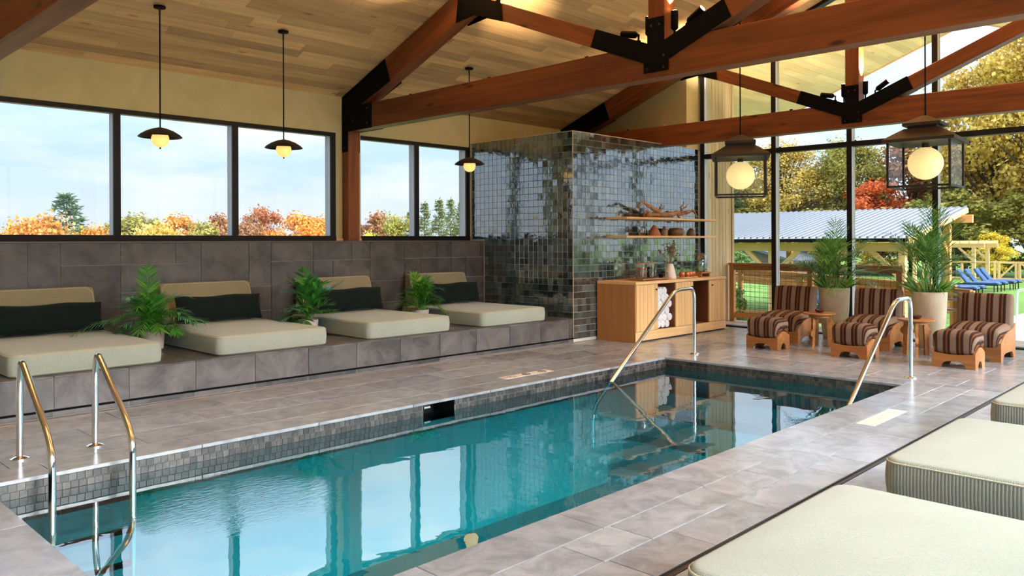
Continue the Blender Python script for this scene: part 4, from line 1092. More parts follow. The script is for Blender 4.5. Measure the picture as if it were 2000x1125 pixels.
for a, b, kn in ((cols[0], cols[1], .07), (cols[2], cols[3], .07), (cols[4], cols[5], -.07)):
    d = empty('door', ((a+b)/2, CY0+.012, .17)); d.parent = cab; d.location = WL[d.name]-WL[cab.name]
    n = 6; wd_ = (b-a)/n
    for k in range(n):
        MB().box(a+k*wd_+.0018, a+(k+1)*wd_-.0018, CY0, CY0+.022, .170, CZ-.05, .0025).build('board', cab_w, d)
    xk = b-.075 if kn > 0 else a+.075
    MB().tube([(xk, CY0, .82), (xk, CY0-.022, .82), (xk, CY0-.023, .82), (xk, CY0-.034, .82)], [.006, .006, .015, .013], 12).build('knob', bronze, d, smooth=40)
# rolled towels
def towel_mesh():
    m = MB(); r_, ln = .062, .36
    prof = [(.004, 0), (.012, .008), (.02, -.004), (.030, .008), (.038, -.004), (.047, .008), (.054, .0), (r_, .012), (r_+.002, ln*.5), (r_, ln-.01), (.05, ln), (.0, ln)]
    m.lathe(prof, (0, 0, 0), 18, False); m.xf(Matrix.Rotation(-PI/2, 4, 'X')); me = quick_mesh('rolled_towel', m, towel_m); me.shade_smooth(); return me
tmesh = towel_mesh()
for r_ in range(6):
    for k in range(4):
        if k == 3 and r_ % 2 == 0: continue
        xx = 10.89+.08+.122*k+(.0 if r_ % 2 else .06); z = .168+.062+r_*.109
        if r_ == 5 and k > 2: continue
        o = mesh_obj('rolled_towel', tmesh, None, (min(xx, 11.34), CY0+.06+R.uniform(0, .03), z), (0, R.uniform(0, 6), 0)); o.scale = (1, 1, 1)
        tag(o, 'white rolled towel stacked in the left open bay of the oak cabinet', 'towel', 'rolled towels in the cabinet')
# nested wire baskets
wb = MB()
for zz, r_ in ((.0, .10), (.05, .115), (.10, .13)): wb.tube([(r_*1.15*math.cos(a*PI/10), r_*math.sin(a*PI/10), zz) for a in range(21)], .0035, 5, False)
for k in range(14): a = 2*PI*k/14; wb.tube([(.115*math.cos(a), .10*math.sin(a), 0), (.15*math.cos(a), .13*math.sin(a), .10)], .0022, 4)
wbm = quick_mesh('wire_basket', wb, plain('wire', (.32, .31, .30), .35, .8))
for k in range(11): tag(mesh_obj('wire_basket', wbm, None, (12.14, CY0+.22, .170+k*.040), (0, 0, k*.4)), 'wire basket nested in the stack inside the right open bay', 'basket', 'nested wire baskets')

# shelves
for zz, lab in ((2.0, 'upper floating oak shelf carrying driftwood'), (1.69, 'lower floating oak shelf carrying small vases')):
    o = MB().box(10.56, 13.38, 7.73, BY, zz-.035, zz, .004).build('wall_shelf', cabx_w); tag(o, lab, 'shelf', 'floating shelves')
# driftwood
dw = empty('driftwood', (11.9, 7.9, 2.0)); tag(dw, 'twisted brown driftwood branch lying along the upper shelf', 'driftwood')
def br(pts, r0, r1): 
    n = len(pts); q = []
    for i in range(n-1):
        for k in range(4):
            t_ = k/4; q.append(Vector(pts[i]).lerp(Vector(pts[i+1]), t_)+Vector((R.uniform(-.01, .01), R.uniform(-.012, .012), R.uniform(-.008, .008))))
    q.append(Vector(pts[-1])); return q, [r0+(r1-r0)*i/(len(q)-1)*1.0+R.uniform(-.004, .004)*(1-i/len(q)) for i in range(len(q))]
def branch(nm, pts, r0, r1): q, rs = br(pts, r0, r1); MB().tube(q, [max(.004, v) for v in rs], 8).build(nm, drift, dw, smooth=1)
branch('trunk', [(11.35, 7.9, 2.05), (11.78, 7.92, 2.05), (12.1, 7.88, 2.07), (12.3, 7.9, 2.11), (12.5, 7.92, 2.09), (12.7, 7.9, 2.14)], .05, .032)
branch('branch', [(11.82, 7.92, 2.05), (11.6, 7.88, 2.14), (11.4, 7.86, 2.19), (11.17, 7.84, 2.26), (10.98, 7.82, 2.175)], .05, .012)
branch('branch', [(12.45, 7.9, 2.11), (12.43, 7.9, 2.2), (12.5, 7.9, 2.26), (12.53, 7.9, 2.31)], .022, .006)
branch('branch', [(12.47, 7.9, 2.17), (12.58, 7.88, 2.22), (12.63, 7.88, 2.28)], .014, .005)
branch('branch', [(12.62, 7.9, 2.10), (12.78, 7.88, 2.16), (12.88, 7.88, 2.12), (12.92, 7.88, 2.015)], .028, .010)
branch('branch', [(11.5, 7.88, 2.06), (11.3, 7.85, 2.12), (11.18, 7.84, 2.02)], .026, .010)
branch('branch', [(11.72, 7.92, 2.07), (11.80, 7.9, 2.16), (11.78, 7.9, 2.22)], .03, .008)
branch('branch', [(12.3, 7.88, 2.06), (12.29, 7.84, 2.02), (12.27, 7.83, 2.012)], .02, .012)
# shelf vases
def vase(nm, x, y, z, prof, mat, lab, cat='vase', grp='small vessels on the lower shelf'):
    return tag(MB().lathe(prof, (x, y, z), 24, False).build(nm, mat, smooth=45, org=(x, y, z)), lab, cat, grp)
terra = plain('terracotta', (.36, .13, .06), .6); brown_c = plain('brown_glaze', (.17, .09, .045), .35); grey_c = plain('stone_glaze', (.22, .14, .09), .5)
vase('drinking_glass', 11.25, 7.92, 1.69, [(.0, .003), (.05, .003), (.075, .07), (.078, .13), (.072, .13), (.068, .07), (.045, .012), (.0, .012)], glass_v, 'clear glass tumbler at the left of the lower shelf', 'glass')
vase('cone_vase', 11.62, 7.92, 1.69, [(.0, 0), (.11, 0), (.112, .02), (.08, .1), (.035, .165), (.02, .185), (.014, .185), (.0, .15)], terra, 'terracotta cone vase on the lower shelf')
vase('bottle_vase', 11.93, 7.92, 1.69, [(.0, 0), (.055, 0), (.06, .06), (.058, .11), (.03, .135), (.025, .17), (.018, .17), (.0, .12)], grey_c, 'slim brown bottle vase on the lower shelf')
vase('round_vase', 12.31, 7.92, 1.69, [(.0, 0), (.10, 0), (.145, .05), (.15, .085), (.12, .13), (.07, .145), (.05, .145), (.0, .1)], brown_c, 'round squat brown pot on the lower shelf')
vase('drinking_glass', 12.53, 7.92, 1.69, [(.0, .003), (.05, .003), (.065, .06), (.06, .12), (.054, .12), (.058, .06), (.045, .012), (.0, .012)], glass_v, 'clear glass cup beside the round brown pot', 'glass')
vase('egg_vase', 12.80, 7.92, 1.69, [(.0, 0), (.08, 0), (.088, .03), (.07, .09), (.035, .135), (.018, .145), (.0, .13)], brown_c, 'small egg-shaped dark vase at the right of the lower shelf')
# cabinet top items
T = CZ
tr = empty('serving_tray', (11.1, 7.66, T)); tag(tr, 'flat dark wooden tray with wire handles on the oak cabinet', 'tray')
MB().box(10.68, 11.52, 7.50, 7.84, T+.012, T+.03, .003).build('board', side_w, tr)
for sx in (10.72, 11.42): MB().box(sx, sx+.05, 7.52, 7.82, T, T+.012).build('foot', side_w, tr)
for yy, xx in ((7.52, 10.78), (7.52, 11.38)):
    MB().tube([(xx-.05, yy, T+.03), (xx-.05, yy, T+.11), (xx+.05, yy, T+.11), (xx+.05, yy, T+.03)], .004, 5).build('handle', black, tr)
lid_w = plain('lid_wood', (.34, .17, .08), .5)
def canister(x, y, fill, lab):
    c = empty('canister', (x, y, T+.03)); tag(c, lab, 'canister', 'glass canisters on the tray')
    MB().lathe([(.0, 0), (.105, 0), (.108, .01), (.108, .235), (.103, .235), (.103, .012), (.0, .012)], (x, y, T+.03), 24, False).build('jar', glass_v, c, smooth=40)
    m = MB(); rn = random.Random(int(x*100))
    for k in range(170):
        a = rn.uniform(0, 6.28); r_ = .095*math.sqrt(rn.random()); s = len(m.v); m.box(-.014, .014, -.009, .009, -.011, .011)
        m.xf(Matrix.Translation((x+r_*math.cos(a)*.9, y+r_*math.sin(a)*.9, T+.056+rn.random()*.15)) @ Euler((rn.random()*3, rn.random()*3, 0)).to_matrix().to_4x4(), s)
    stuff(m.build('filling', fill, c))
    MB().lathe([(.0, .235), (.11, .235), (.11, .255), (.0, .255)], (x, y, T+.03), 24, False).build('lid', lid_w, c, smooth=40)
canister(10.90, 7.70, plain('pinkish_snack', (.36, .15, .10), .7), 'glass canister of reddish snacks, left on the tray'); canister(11.17, 7.70, plain('dark_berries', (.03, .015, .012), .5), 'glass canister of dark fruit, right on the tray')
for xx, lab in ((11.31, 'tiny black cup on the tray beside the dark canister'),):
    tag(MB().lathe([(.0, 0), (.035, 0), (.04, .06), (.034, .06), (.03, .01), (.0, .01)], (xx, 7.58, T+.03), 16, False).build('small_cup', black, smooth=40, org=(xx, 7.58, T+.03)), lab, 'cup')
va = empty('flower_vase', (11.71, 7.66, T)); tag(va, 'white tapered vase of dried wildflowers on the oak cabinet', 'vase')
MB().lathe([(.0, 0), (.10, 0), (.105, .02), (.085, .12), (.055, .24), (.05, .255), (.042, .255), (.045, .2), (.0, .05)], (11.71, 7.66, T), 28, False).build('vase', white_c, va, smooth=45)
dry = foliage('dried_flowers', [(.10, .11, .04), (.22, .19, .09), (.34, .30, .18), (.25, .10, .07), (.42, .40, .30)], .8, .2)
rn = random.Random(21)
for k in range(26):
    a = rn.uniform(0, 6.28); sp_ = rn.uniform(.03, .26); hh = rn.uniform(.22, .46); tp = Vector((11.71+sp_*math.cos(a), 7.66+sp_*.7*math.sin(a), T+.24+hh*(.95-sp_*.8)))
    s = MB(); b0 = Vector((11.71, 7.66, T+.22)); s.tube([b0, b0.lerp(tp, .5)+Vector((0, 0, .03)), tp], .0025, 4)
    for q in range(9):
        d = Vector((rn.gauss(0, 1), rn.gauss(0, 1), rn.gauss(.2, 1))).normalized(); blade(s, tp.lerp(b0, rn.random()*.35), d, Vector((d.y, -d.x, .3)), rn.uniform(.025, .06), .016, .1, 2)
    if k % 4 == 0: s.sphere(tp, .018, 7, 5)
    s.build('dried_stem', dry, va)
copper = plain('copper', (.55, .18, .07), .28, .85)
cb = tag(MB().lathe([(.0, 0), (.18, 0), (.195, .008), (.195, .018), (.0, .018)], (12.17, 7.62, T), 32, False).build('serving_board', cabx_w, smooth=35, org=(12.17, 7.62, T)), 'round pale wooden board under the copper cups', 'board')
cb.scale = (1.3, .8, 1)
for k, (xx, yy) in enumerate(((11.99, 7.60), (12.12, 7.58), (12.25, 7.60), (12.36, 7.62))):
    tag(MB().lathe([(.0, 0), (.04, 0), (.055, .03), (.054, .07), (.045, .085), (.040, .085), (.048, .04), (.0, .01)], (xx, yy, T+.018), 18, False).build('copper_cup', copper, smooth=45, org=(xx, yy, T+.018)), 'copper cup in the row of four on the round board, number %s from the left' % ('one', 'two', 'three', 'four')[k], 'cup', 'copper cups')
ds = empty('drink_dispenser', (12.68, 7.68, T)); tag(ds, 'glass drink dispenser with green herbs on a wooden stand atop the cabinet', 'dispenser')
st_ = MB().box(12.52, 12.86, 7.53, 7.83, T+.06, T+.085, .003)
for sx in (12.53, 12.81): st_.box(sx, sx+.04, 7.55, 7.81, T, T+.06)
st_.build('stand', side_w, ds)
MB().lathe([(.0, 0), (.13, 0), (.138, .01), (.138, .25), (.12, .285), (.10, .30), (.094, .30), (.114, .28), (.131, .25), (.131, .014), (.0, .014)], (12.69, 7.68, T+.085), 32, False).build('jar', glass_v, ds, smooth=40)
MB().lathe([(.0, .012), (.131, .012), (.131, .16), (.0, .16)], (12.69, 7.68, T+.085), 28, False).build('water', glassy('drink', (.85, .93, .86), .03, .2), ds, smooth=40)
MB().lathe([(.105, .30), (.13, .305), (.11, .32), (.05, .345), (.02, .35), (.02, .36), (.03, .375), (.02, .392), (.0, .395)], (12.69, 7.68, T+.085), 24, False).build('lid', glass_v, ds, smooth=40)
MB().tube([(12.80, 7.60, T+.13), (12.85, 7.56, T+.13), (12.86, 7.55, T+.16)], [.012, .012, .008], 8).build('tap', chrome, ds, smooth=40)
hb = MB()
for k in range(60):
    d = Vector((rn.gauss(0, 1), rn.gauss(0, 1), rn.gauss(.4, .8))).normalized(); blade(hb, Vector((12.69+rn.uniform(-.06, .06), 7.66+rn.uniform(-.06, .06), T+.12+rn.uniform(0, .06))), d, Vector((d.y, -d.x, .4)), rn.uniform(.03, .06), .026, .1, 2)
stuff(hb.build('herbs', foliage('mint', [(.12, .42, .02), (.28, .62, .05)], .5, .4), ds))

# ---------------------------------------------------------------- pool rails and ladder
def arc(pts, r=.09, n=6):
    """round the corners of a polyline"""
    out = [Vector(pts[0])]
    for a, b, c in zip(pts[:-2], pts[1:-1], pts[2:]):
        a, b, c = Vector(a), Vector(b), Vector(c); d1 = (a-b).normalized(); d2 = (c-b).normalized(); q = min(r, (a-b).length*.45, (c-b).length*.45)
        p1, p2 = b+d1*q, b+d2*q
        for k in range(n+1): t_ = k/n; out.append(p1*(1-t_)**2+b*2*t_*(1-t_)+p2*t_*t_)
    out.append(Vector(pts[-1])); return out
def flange(x, y): return MB().lathe([(.0, 0), (.07, 0), (.07, .010), (.045, .022), (.026, .026)], (x, y, 0), 24, False)
def handrail(y, label):
    h = empty('handrail', (9.835, y, 0)); tag(h, label, 'handrail', 'steel handrails at the pool steps')
    MB().tube(arc([(9.835, y, 0), (9.835, y, .935), (9.34, y, .925), (7.93, y, -.13), (7.55, y, -.42), (7.55, y, -.9)], .14), .0245, 14).build('tube', chrome, h, smooth=60)
    flange(9.835, y).build('flange', chrome, h, smooth=40)
handrail(6.037, 'polished steel handrail running down into the water in front of the cabinet'); handrail(3.169, 'polished steel handrail on the right, in front of the striped chairs')
ld = empty('pool_ladder', (1.93, 6.75, 0)); tag(ld, 'polished steel pool ladder with two curved rails at the near left corner', 'ladder')
for x in (1.668, 2.19):
    MB().tube(arc([(x, 6.76, 0), (x, 6.755, .56), (x, 6.70, .745), (x, 6.58, .66), (x, 6.09, .30), (x, 5.985, .16), (x, 5.985, -1.05)], .12), .0245, 14).build('rail', chrome, ld, smooth=60)
    flange(x, 6.76).build('flange', chrome, ld, smooth=40)
for k in range(4): MB().box(1.69, 2.17, 5.955, 6.03, -.235-.24*k, -.212-.24*k, .004).build('tread', black, ld)

# ---------------------------------------------------------------- outdoors: ground, deck, railings
def lawn_mat():
    m, t, b = newmat('lawn'); tcn = t.nodes.new('ShaderNodeTexCoord')
    n = noise(t, tcn.outputs['Object'], .35, 6, .6); n2 = noise(t, tcn.outputs['Object'], 9, 4, .7)
    c = ramp(t, n.outputs[0], [(.35, (.085, .18, .02)), (.65, (.13, .24, .032))]).outputs[0]
    c = mixc(t, ramp(t, n2.outputs[0], [(.45, (0, 0, 0)), (.75, (.6,)*3)]).outputs[0], c, (.18, .27, .045))
    t.links.new(c, b.inputs['Base Color']); b.inputs['Roughness'].default_value = .95; bump(t, b, n2.outputs[0], .6, .05); return m
g = MB(); g.add([(14.6, -120, -.8), (160, -120, -.8), (160, 160, -.8), (14.6, 160, -.8)], [(0, 1, 2, 3)]); 
struct(g.build('ground', lawn_mat(), org=(0, 0, -.8)), 'green lawn around the building')
g2 = MB(); g2.add([(-120, 10.9, -.8), (14.6, 10.9, -.8), (14.6, 160, -.8), (-120, 160, -.8)], [(0, 1, 2, 3)]); g2.add([(-120, -120, -.8), (14.6, -120, -.8), (14.6, -4.4, -.8), (-120, -4.4, -.8)], [(0, 1, 2, 3)]); g2.add([(-120, -4.4, -.8), (-6, -4.4, -.8), (-6, 10.9, -.8), (-120, 10.9, -.8)], [(0, 1, 2, 3)])
struct(g2.build('ground_muted', slate('muted_ground_brown', (.15, .12, .06), (.26, .21, .10), .95, .1, .1, .3), org=(0, 0, -.8)), 'unseen ground beyond the windows, browned to cut green bounce light')  # out of view; brown chosen to hold back green bounce into the room
pav = slate('pale_paving', (.40, .36, .32), (.56, .52, .47), .6, .08)
struct(MB().box(20, 31, -6, 6.2, -.80, -.77).build('patio', pav, org=(25, 0, -.8)), 'pale stone patio on the lawn')
struct(MB().box(-6, 14.6, -4.4, YR-.29, -.8, -.01).build('terrace', pav, org=(0, -3, -.8)), 'pale terrace outside the right wall')
deck = struct(MB().box(XG+.17, 14.68, -3, 8.1, -.6, -.022).build('deck', plain('deck_base', (.10, .07, .05), .8), org=(14, 3, -.6)), 'pale boarded deck outside the glass wall')
deck_w = wood('deck_boards', (.42, .36, .30), (.60, .54, .47), 'y', .32, .8, .12)
for k in range(7):
    for a, b in ((-3, 1.5), (1.5, 4.6), (4.6, 8.1)):
        x0 = XG+.19+k*.145; mesh_obj('plank', tile_mesh(.139, b-a-.006, .022, deck_w, .003), deck, (x0+.07, (a+b)/2, 0))
# exterior wing wall of vertical boards
ww = struct(MB().box(13.62, 14.70, 8.16, 8.30, -.8, zc_(8.2)).build('wall_porch', plain('board_backing', (.22, .15, .09), .9), org=(14, 8.2, -.8)), 'vertical timber boarding of the porch wall')
for k in range(8): MB().box(13.63+k*.134, 13.63+k*.134+.128, 8.125, 8.16, -.05, zc_(8.13)-.01, .004).build('board', board_z, ww)
MB().box(14.64, 14.72, 8.10, 8.18, -.05, zc_(8.13)-.02, .005).build('corner_board', board_z, ww)
mesh_m = plain('wire_mesh', (.03, .03, .03), .5, .5)
def railing(name, label, x, ys, zt, zb, slope=0.0, mid=None, mesh=True):
    """timber rail along y at x; ys: post positions from large to small y; slope: fall per metre towards smaller y"""
    r = empty(name, (x, (ys[0]+ys[-1])/2, zb)); tag(r, label, 'railing', 'deck railings')
    f_ = lambda y: -slope*(ys[0]-y)
    a, b = ys[0]+.06, ys[-1]-.06
    beam('top_rail', (x, a, zt-.02+f_(a)), (x, b, zt-.02+f_(b)), .14, .04, cedar_x, r); beam('upper_rail', (x, a, zt-.085+f_(a)), (x, b, zt-.085+f_(b)), .045, .09, cedar_x, r)
    beam('bottom_rail', (x, a, zb+.12+f_(a)), (x, b, zb+.12+f_(b)), .06, .10, cedar_x, r)
    if mid: beam('middle_rail', (x, a, mid+f_(a)), (x, b, mid+f_(b)), .05, .09, cedar_x, r)
    for y in ys: beam('post', (x, y, (-.75 if slope else zb)), (x, y, zt-.04+f_(y)), .10, .10, cedar_x, r, (0, 1, 0))
    if mesh:
        for y0, y1 in zip(ys[:-1], ys[1:]):
            m = MB(); n = max(2, int((y0-y1-.1)/.102)); 
            for k in range(1, n): yy = y1+.05+(y0-y1-.1)*k/n; m.tube([(x, yy, zb+.17+f_(yy)), (x, yy, zt-.13+f_(yy))], .003, 4)
            for k in range(9):
                z = zb+.17+(zt-.13-zb-.17)*k/8; m.tube([(x, y0-.05, z+f_(y0)), (x, y1+.05, z+f_(y1))], .003 if 0 < k < 8 else .008, 4)
            m.build('wire_panel', mesh_m, r)
    return r
railing('deck_railing', 'cedar deck railing with wire mesh right outside the glass wall', 14.5, [8.02, 6.42, 4.84], 1.16, 0.0)
railing('ramp_railing', 'sloping cedar ramp railing behind the deck railing', 17.0, [9.2, 7.75, 6.2, 4.7], .97, -.15, .055, .74)
railing('ramp_railing', 'far sloping cedar ramp railing on the lawn side', 18.6, [10.6, 8.6, 6.6, 4.8], .80, -.3, .045, .6, False)
sr = empty('stair_railing', (14.5, 4.0, 0)); tag(sr, 'low cedar post and rail with steel tube handrails left of the rightmost chair', 'railing')
beam('top_rail', (14.5, 4.3, .79), (14.5, 3.74, .77), .14, .04, cedar_x, sr); beam('post', (14.5, 3.95, 0), (14.5, 3.95, .77), .10, .10, cedar_x, sr, (0, 1, 0))
galv = plain('galvanised_tube', (.42, .45, .46), .35, .6)
for z in (.62, .45): MB().tube(arc([(14.42, 4.6, z), (14.42, 3.86, z), (14.42, 3.80, z-.3)], .06), .02, 8).build('handrail_tube', galv, sr, smooth=60)
gr = empty('garden_handrail', (20, 3.9, -.8)); tag(gr, 'bent white tube handrail by the lawn steps at the right edge', 'handrail')
MB().tube(arc([(22.0, 4.72, -.8), (22.0, 4.70, .40), (22.0, 4.45, .42), (22.0, 3.2, -.35), (22.0, 3.2, -.8)], .15), .028, 8).build('tube', plain('white_tube', (.7, .72, .72), .4), gr, smooth=60)
MB().tube(arc([(22.4, 4.3, -.8), (22.4, 4.3, -.1), (22.4, 3.2, -.1)], .15), .028, 8).build('tube', MATS['white_tube'], gr, smooth=60)

# invented uplights, added behind the mullions to brighten the soffit
for yv, lab in ((6.63, 'second mullion'), (5.29, 'third mullion'), (3.97, 'fourth mullion')):
    s = empty('added_soffit_light', (XG+.20, yv, 3.17)); tag(s, 'small added fill uplight outside the glass behind the %s' % lab, 'spotlight', 'added soffit fill lights')
    MB().box(XG+.14, XG+.20, yv-.02, yv+.02, 3.17, 3.21).build('bracket', black, s); MB().tube([(XG+.21, yv, 3.17), (XG+.22, yv, 3.30)], .032, 12).build('body', black, s, smooth=40); MB().tube([(XG+.22, yv, 3.30), (XG+.22, yv, 3.304)], .027, 10).build('lens', lens_m, s)
    l = bpy.data.lights.new('soffit_fill_beam', 'SPOT'); l.energy = 430; l.color = (1, .86, .62); l.spot_size = math.radians(120); l.spot_blend = .9; l.shadow_soft_size = .03
    o = bpy.data.objects.new('soffit_fill_beam', l); COL.objects.link(o); o.parent = s; o.location = (.04, 0, .16); o.rotation_euler = Vector((.75, 0, .66)).to_track_quat('-Z', 'Y').to_euler()
# ---------------------------------------------------------------- pavilion with ribbed metal roof
pv = empty('pavilion', (26.7, 11, -.8)); tag(pv, 'timber pavilion with sloping ribbed metal roof behind the glass wall', 'pavilion')
roofm = plain('ribbed_metal', (.62, .64, .67), .45, .25)
E0, E1, ZE, ZH, YA, YB = 23.7, 29.4, 1.63, 2.64, 7.7, 20.0
sl_ = (ZH-ZE)/(E1-E0)
rp = MB(); rp.prism([(E0, ZE), (E1, ZH), (E1, ZH+.04), (E0, ZE+.04)], 'y', YA, YB); rf = rp.build('roof_sheet', roofm, pv)
rib = MB(); rib.prism([(E0-.01, ZE+.04), (E1, ZH+.04), (E1, ZH+.085), (E0-.01, ZE+.085)], 'y', -.03, .03)
ribs = quick_mesh('roof_rib', MB().add([(a, b, c) for a, b, c in rib.v], rib.f), plain('rib_grey', (.13, .14, .16), .5, .2))
k = 0
while YA+.02+.215*k < YB:
    o = mesh_obj('roof_rib', ribs, None, (0, YA+.03+.215*k, 0)); o.parent = rf; o.location = Vector((0, YA+.03+.215*k, 0))-WL[rf.name]; k += 1
beam('eave_trim', (E0-.02, YA, ZE-.03), (E0-.02, YB, ZE-.03), .03, .10, black, pv)
beam('verge_board', (E0, YA-.02, ZE-.06), (E1, YA-.02, ZH-.06), .04, .16, pine_x, pv)
beam('eave_beam', (24.35, YA+.1, 1.40), (24.35, YB, 1.40), .16, .26, pine_x, pv); beam('ridge_beam', (28.7, YA-.35, 2.28), (28.7, YB, 2.28), .16, .26, cedar_x, pv)
for y in (8.05, 12.05, 16.1): 
    beam('post', (24.35, y, -.8), (24.35, y, 1.3), .19, .19, pine_x, pv, (0, 1, 0))
    for s in (1, -1):
        if s < 0 and y < 9: continue
        beam('brace', (24.35, y+s*.9, 1.3), (24.35, y, .45), .12, .14, pine_x, pv)
for y in (8.1, 13.5): 
    beam('post', (28.7, y, -.8), (28.7, y, 2.2), .20, .20, cedar_x, pv, (0, 1, 0)); beam('brace', (27.6, y, 2.02), (28.7, y, 1.15), .10, .14, cedar_x, pv); beam('brace', (28.7, y+.9, 2.2), (28.7, y, 1.3), .10, .14, cedar_x, pv)
for k in range(20):
    y = YA+.25+.62*k; beam('roof_joist', (E0+.1, y, ZE-.08+sl_*.1), (E1-.1, y, ZH-.08-sl_*.1), .06, .13, pine_x, pv)

# far pergola and garden fence
pg = empty('pergola', (46, 12.5, -.8)); tag(pg, 'small pale timber pergola beyond the blue loungers', 'pergola')
for x in (46, 48.6):
    for y in (11.75, 14.6): beam('post', (x, y, -.8), (x, y, 1.25), .17, .17, pine_x, pg, (0, 1, 0)); beam('brace', (x, y+.05, .55), (x, y+(.7 if y < 12 else -.7), 1.2), .10, .10, pine_x, pg)
    beam('beam', (x, 11.25, 1.30), (x, 15.1, 1.30), .10, .22, pine_x, pg)
for k in range(9): y = 11.4+k*.43; beam('rafter', (45.5, y, 1.48), (49.1, y, 1.48), .06, .14, pine_x, pg)
fe = empty('garden_fence', (52, 8, -.8)); tag(fe, 'pale timber garden fence with diagonal braces below the trees', 'fence')
for a, b in ((16, 12.2), (12.2, 11.15), (11.15, 9.9), (9.9, 5.5)):
    beam('rail', (52, a, .30), (52, b, .30), .08, .12, pine_x, fe); beam('rail', (52, a, -.62), (52, b, -.62), .06, .10, pine_x, fe)
for y in (16, 13.9, 12.2, 12.0, 11.15, 10.98, 9.9, 7.5, 5.5): beam('post', (52, y, -.8), (52, y, .36), .12, .12, pine_x, fe, (0, 1, 0))
beam('brace', (52, 11.95, -.55), (52, 11.2, .24), .06, .10, pine_x, fe); beam('brace', (52, 10.9, .24), (52, 9.95, -.55), .06, .10, pine_x, fe)

# blue sun loungers
blue = fabric('blue_canvas', (.032, .085, .20), (.02, .055, .14)); 
def lounger0():
    l = empty('sun_lounger', (0, 0, 0))
    def cush(ln, pos, tilt, nm):
        m = rcub(ln/2, .31, .055, .05, 5)
        for i, (a, b, c) in enumerate(m.v): m.v[i] = (a, b, c+.012*math.sin(a*22))
        m.xf(Matrix.Rotation(PI/2, 4, 'Z')); m.xf(Matrix.Rotation(tilt, 4, 'X')); m.xf(Matrix.Translation(pos)); return m.build(nm, blue, l, local=True, smooth=1)
    cush(1.25, (0, .60, .40), 0, 'seat_cushion'); cush(.78, (0, 1.48, .68), .95, 'back_cushion')
    fr_ = MB(); 
    for s in (-.3, .3): fr_.box(s-.02, s+.02, 0, 1.9, .30, .34)
    fr_.build('frame', bronze, l, local=True)
    for s in (-.3, .3):
        for y in (.15, 1.6): MB().box(s-.02, s+.02, y-.02, y+.02, 0, .30).build('leg', bronze, l, local=True)
    return l
L0 = lounger0(); spots = [(37.2, 9.35), (38.3, 9.38), (41.5, 9.55), (42.5, 9.5), (43.9, 9.45), (44.9, 9.45), (24.0, 8.9), (25.2, 9.1), (27.0, 9.3)]
lw = ['first blue lounger in the lawn row, beside the pavilion post', 'second blue lounger in the lawn row from the pavilion post', 'third blue lounger in the lawn row from the pavilion post', 'fourth blue lounger in the lawn row', 'blue lounger second from the right end of the lawn row', 'rightmost blue lounger of the lawn row',
      'blue lounger under the pavilion, nearest the left planter', 'blue lounger under the pavilion, middle of three behind the wire railing', 'blue lounger under the pavilion, right of three behind the wire railing']
for i, ((x, y), lab) in enumerate(zip(spots, lw)):
    o = L0 if i == 0 else copy_tree(L0)
    o.location = (x, y, -.8); tag(o, lab, 'sun lounger', 'blue sun loungers')

# neighbouring house
hs_ = empty('house', (50, 26.5, -.8)); tag(hs_, 'low brown house with dark roof seen under the pavilion roof', 'house')
brn = plain('brown_siding', (.13, .095, .075), .8); drk = plain('dark_roof', (.085, .095, .11), .7)
MB().prism([(23.5, -.8), (31, -.8), (31, .3), (26.9, 1.2), (23.5, .3)], 'x', 50, 58).build('wall', brn, hs_)
MB().prism([(23.0, .12), (26.9, 1.24), (26.9, 1.42), (23.0, .30)], 'x', 49.6, 58.4).build('roof', drk, hs_); MB().prism([(31.5, .12), (26.9, 1.24), (26.9, 1.42), (31.5, .30)], 'x', 49.6, 58.4).build('roof', drk, hs_)
for k in range(4):
    w_ = MB().box(49.96, 50.0, 26.0+k*.62, 26.56+k*.62, -.35, .22).build('window', plain('pale_frame_%d' % k, (.5, .5, .46), .6), hs_); MB().box(49.95, 49.97, 26.04+k*.62, 26.52+k*.62, -.31, .18).build('pane', plain('dim_pane_%d' % k, (.20, .24, .20), .2), w_)

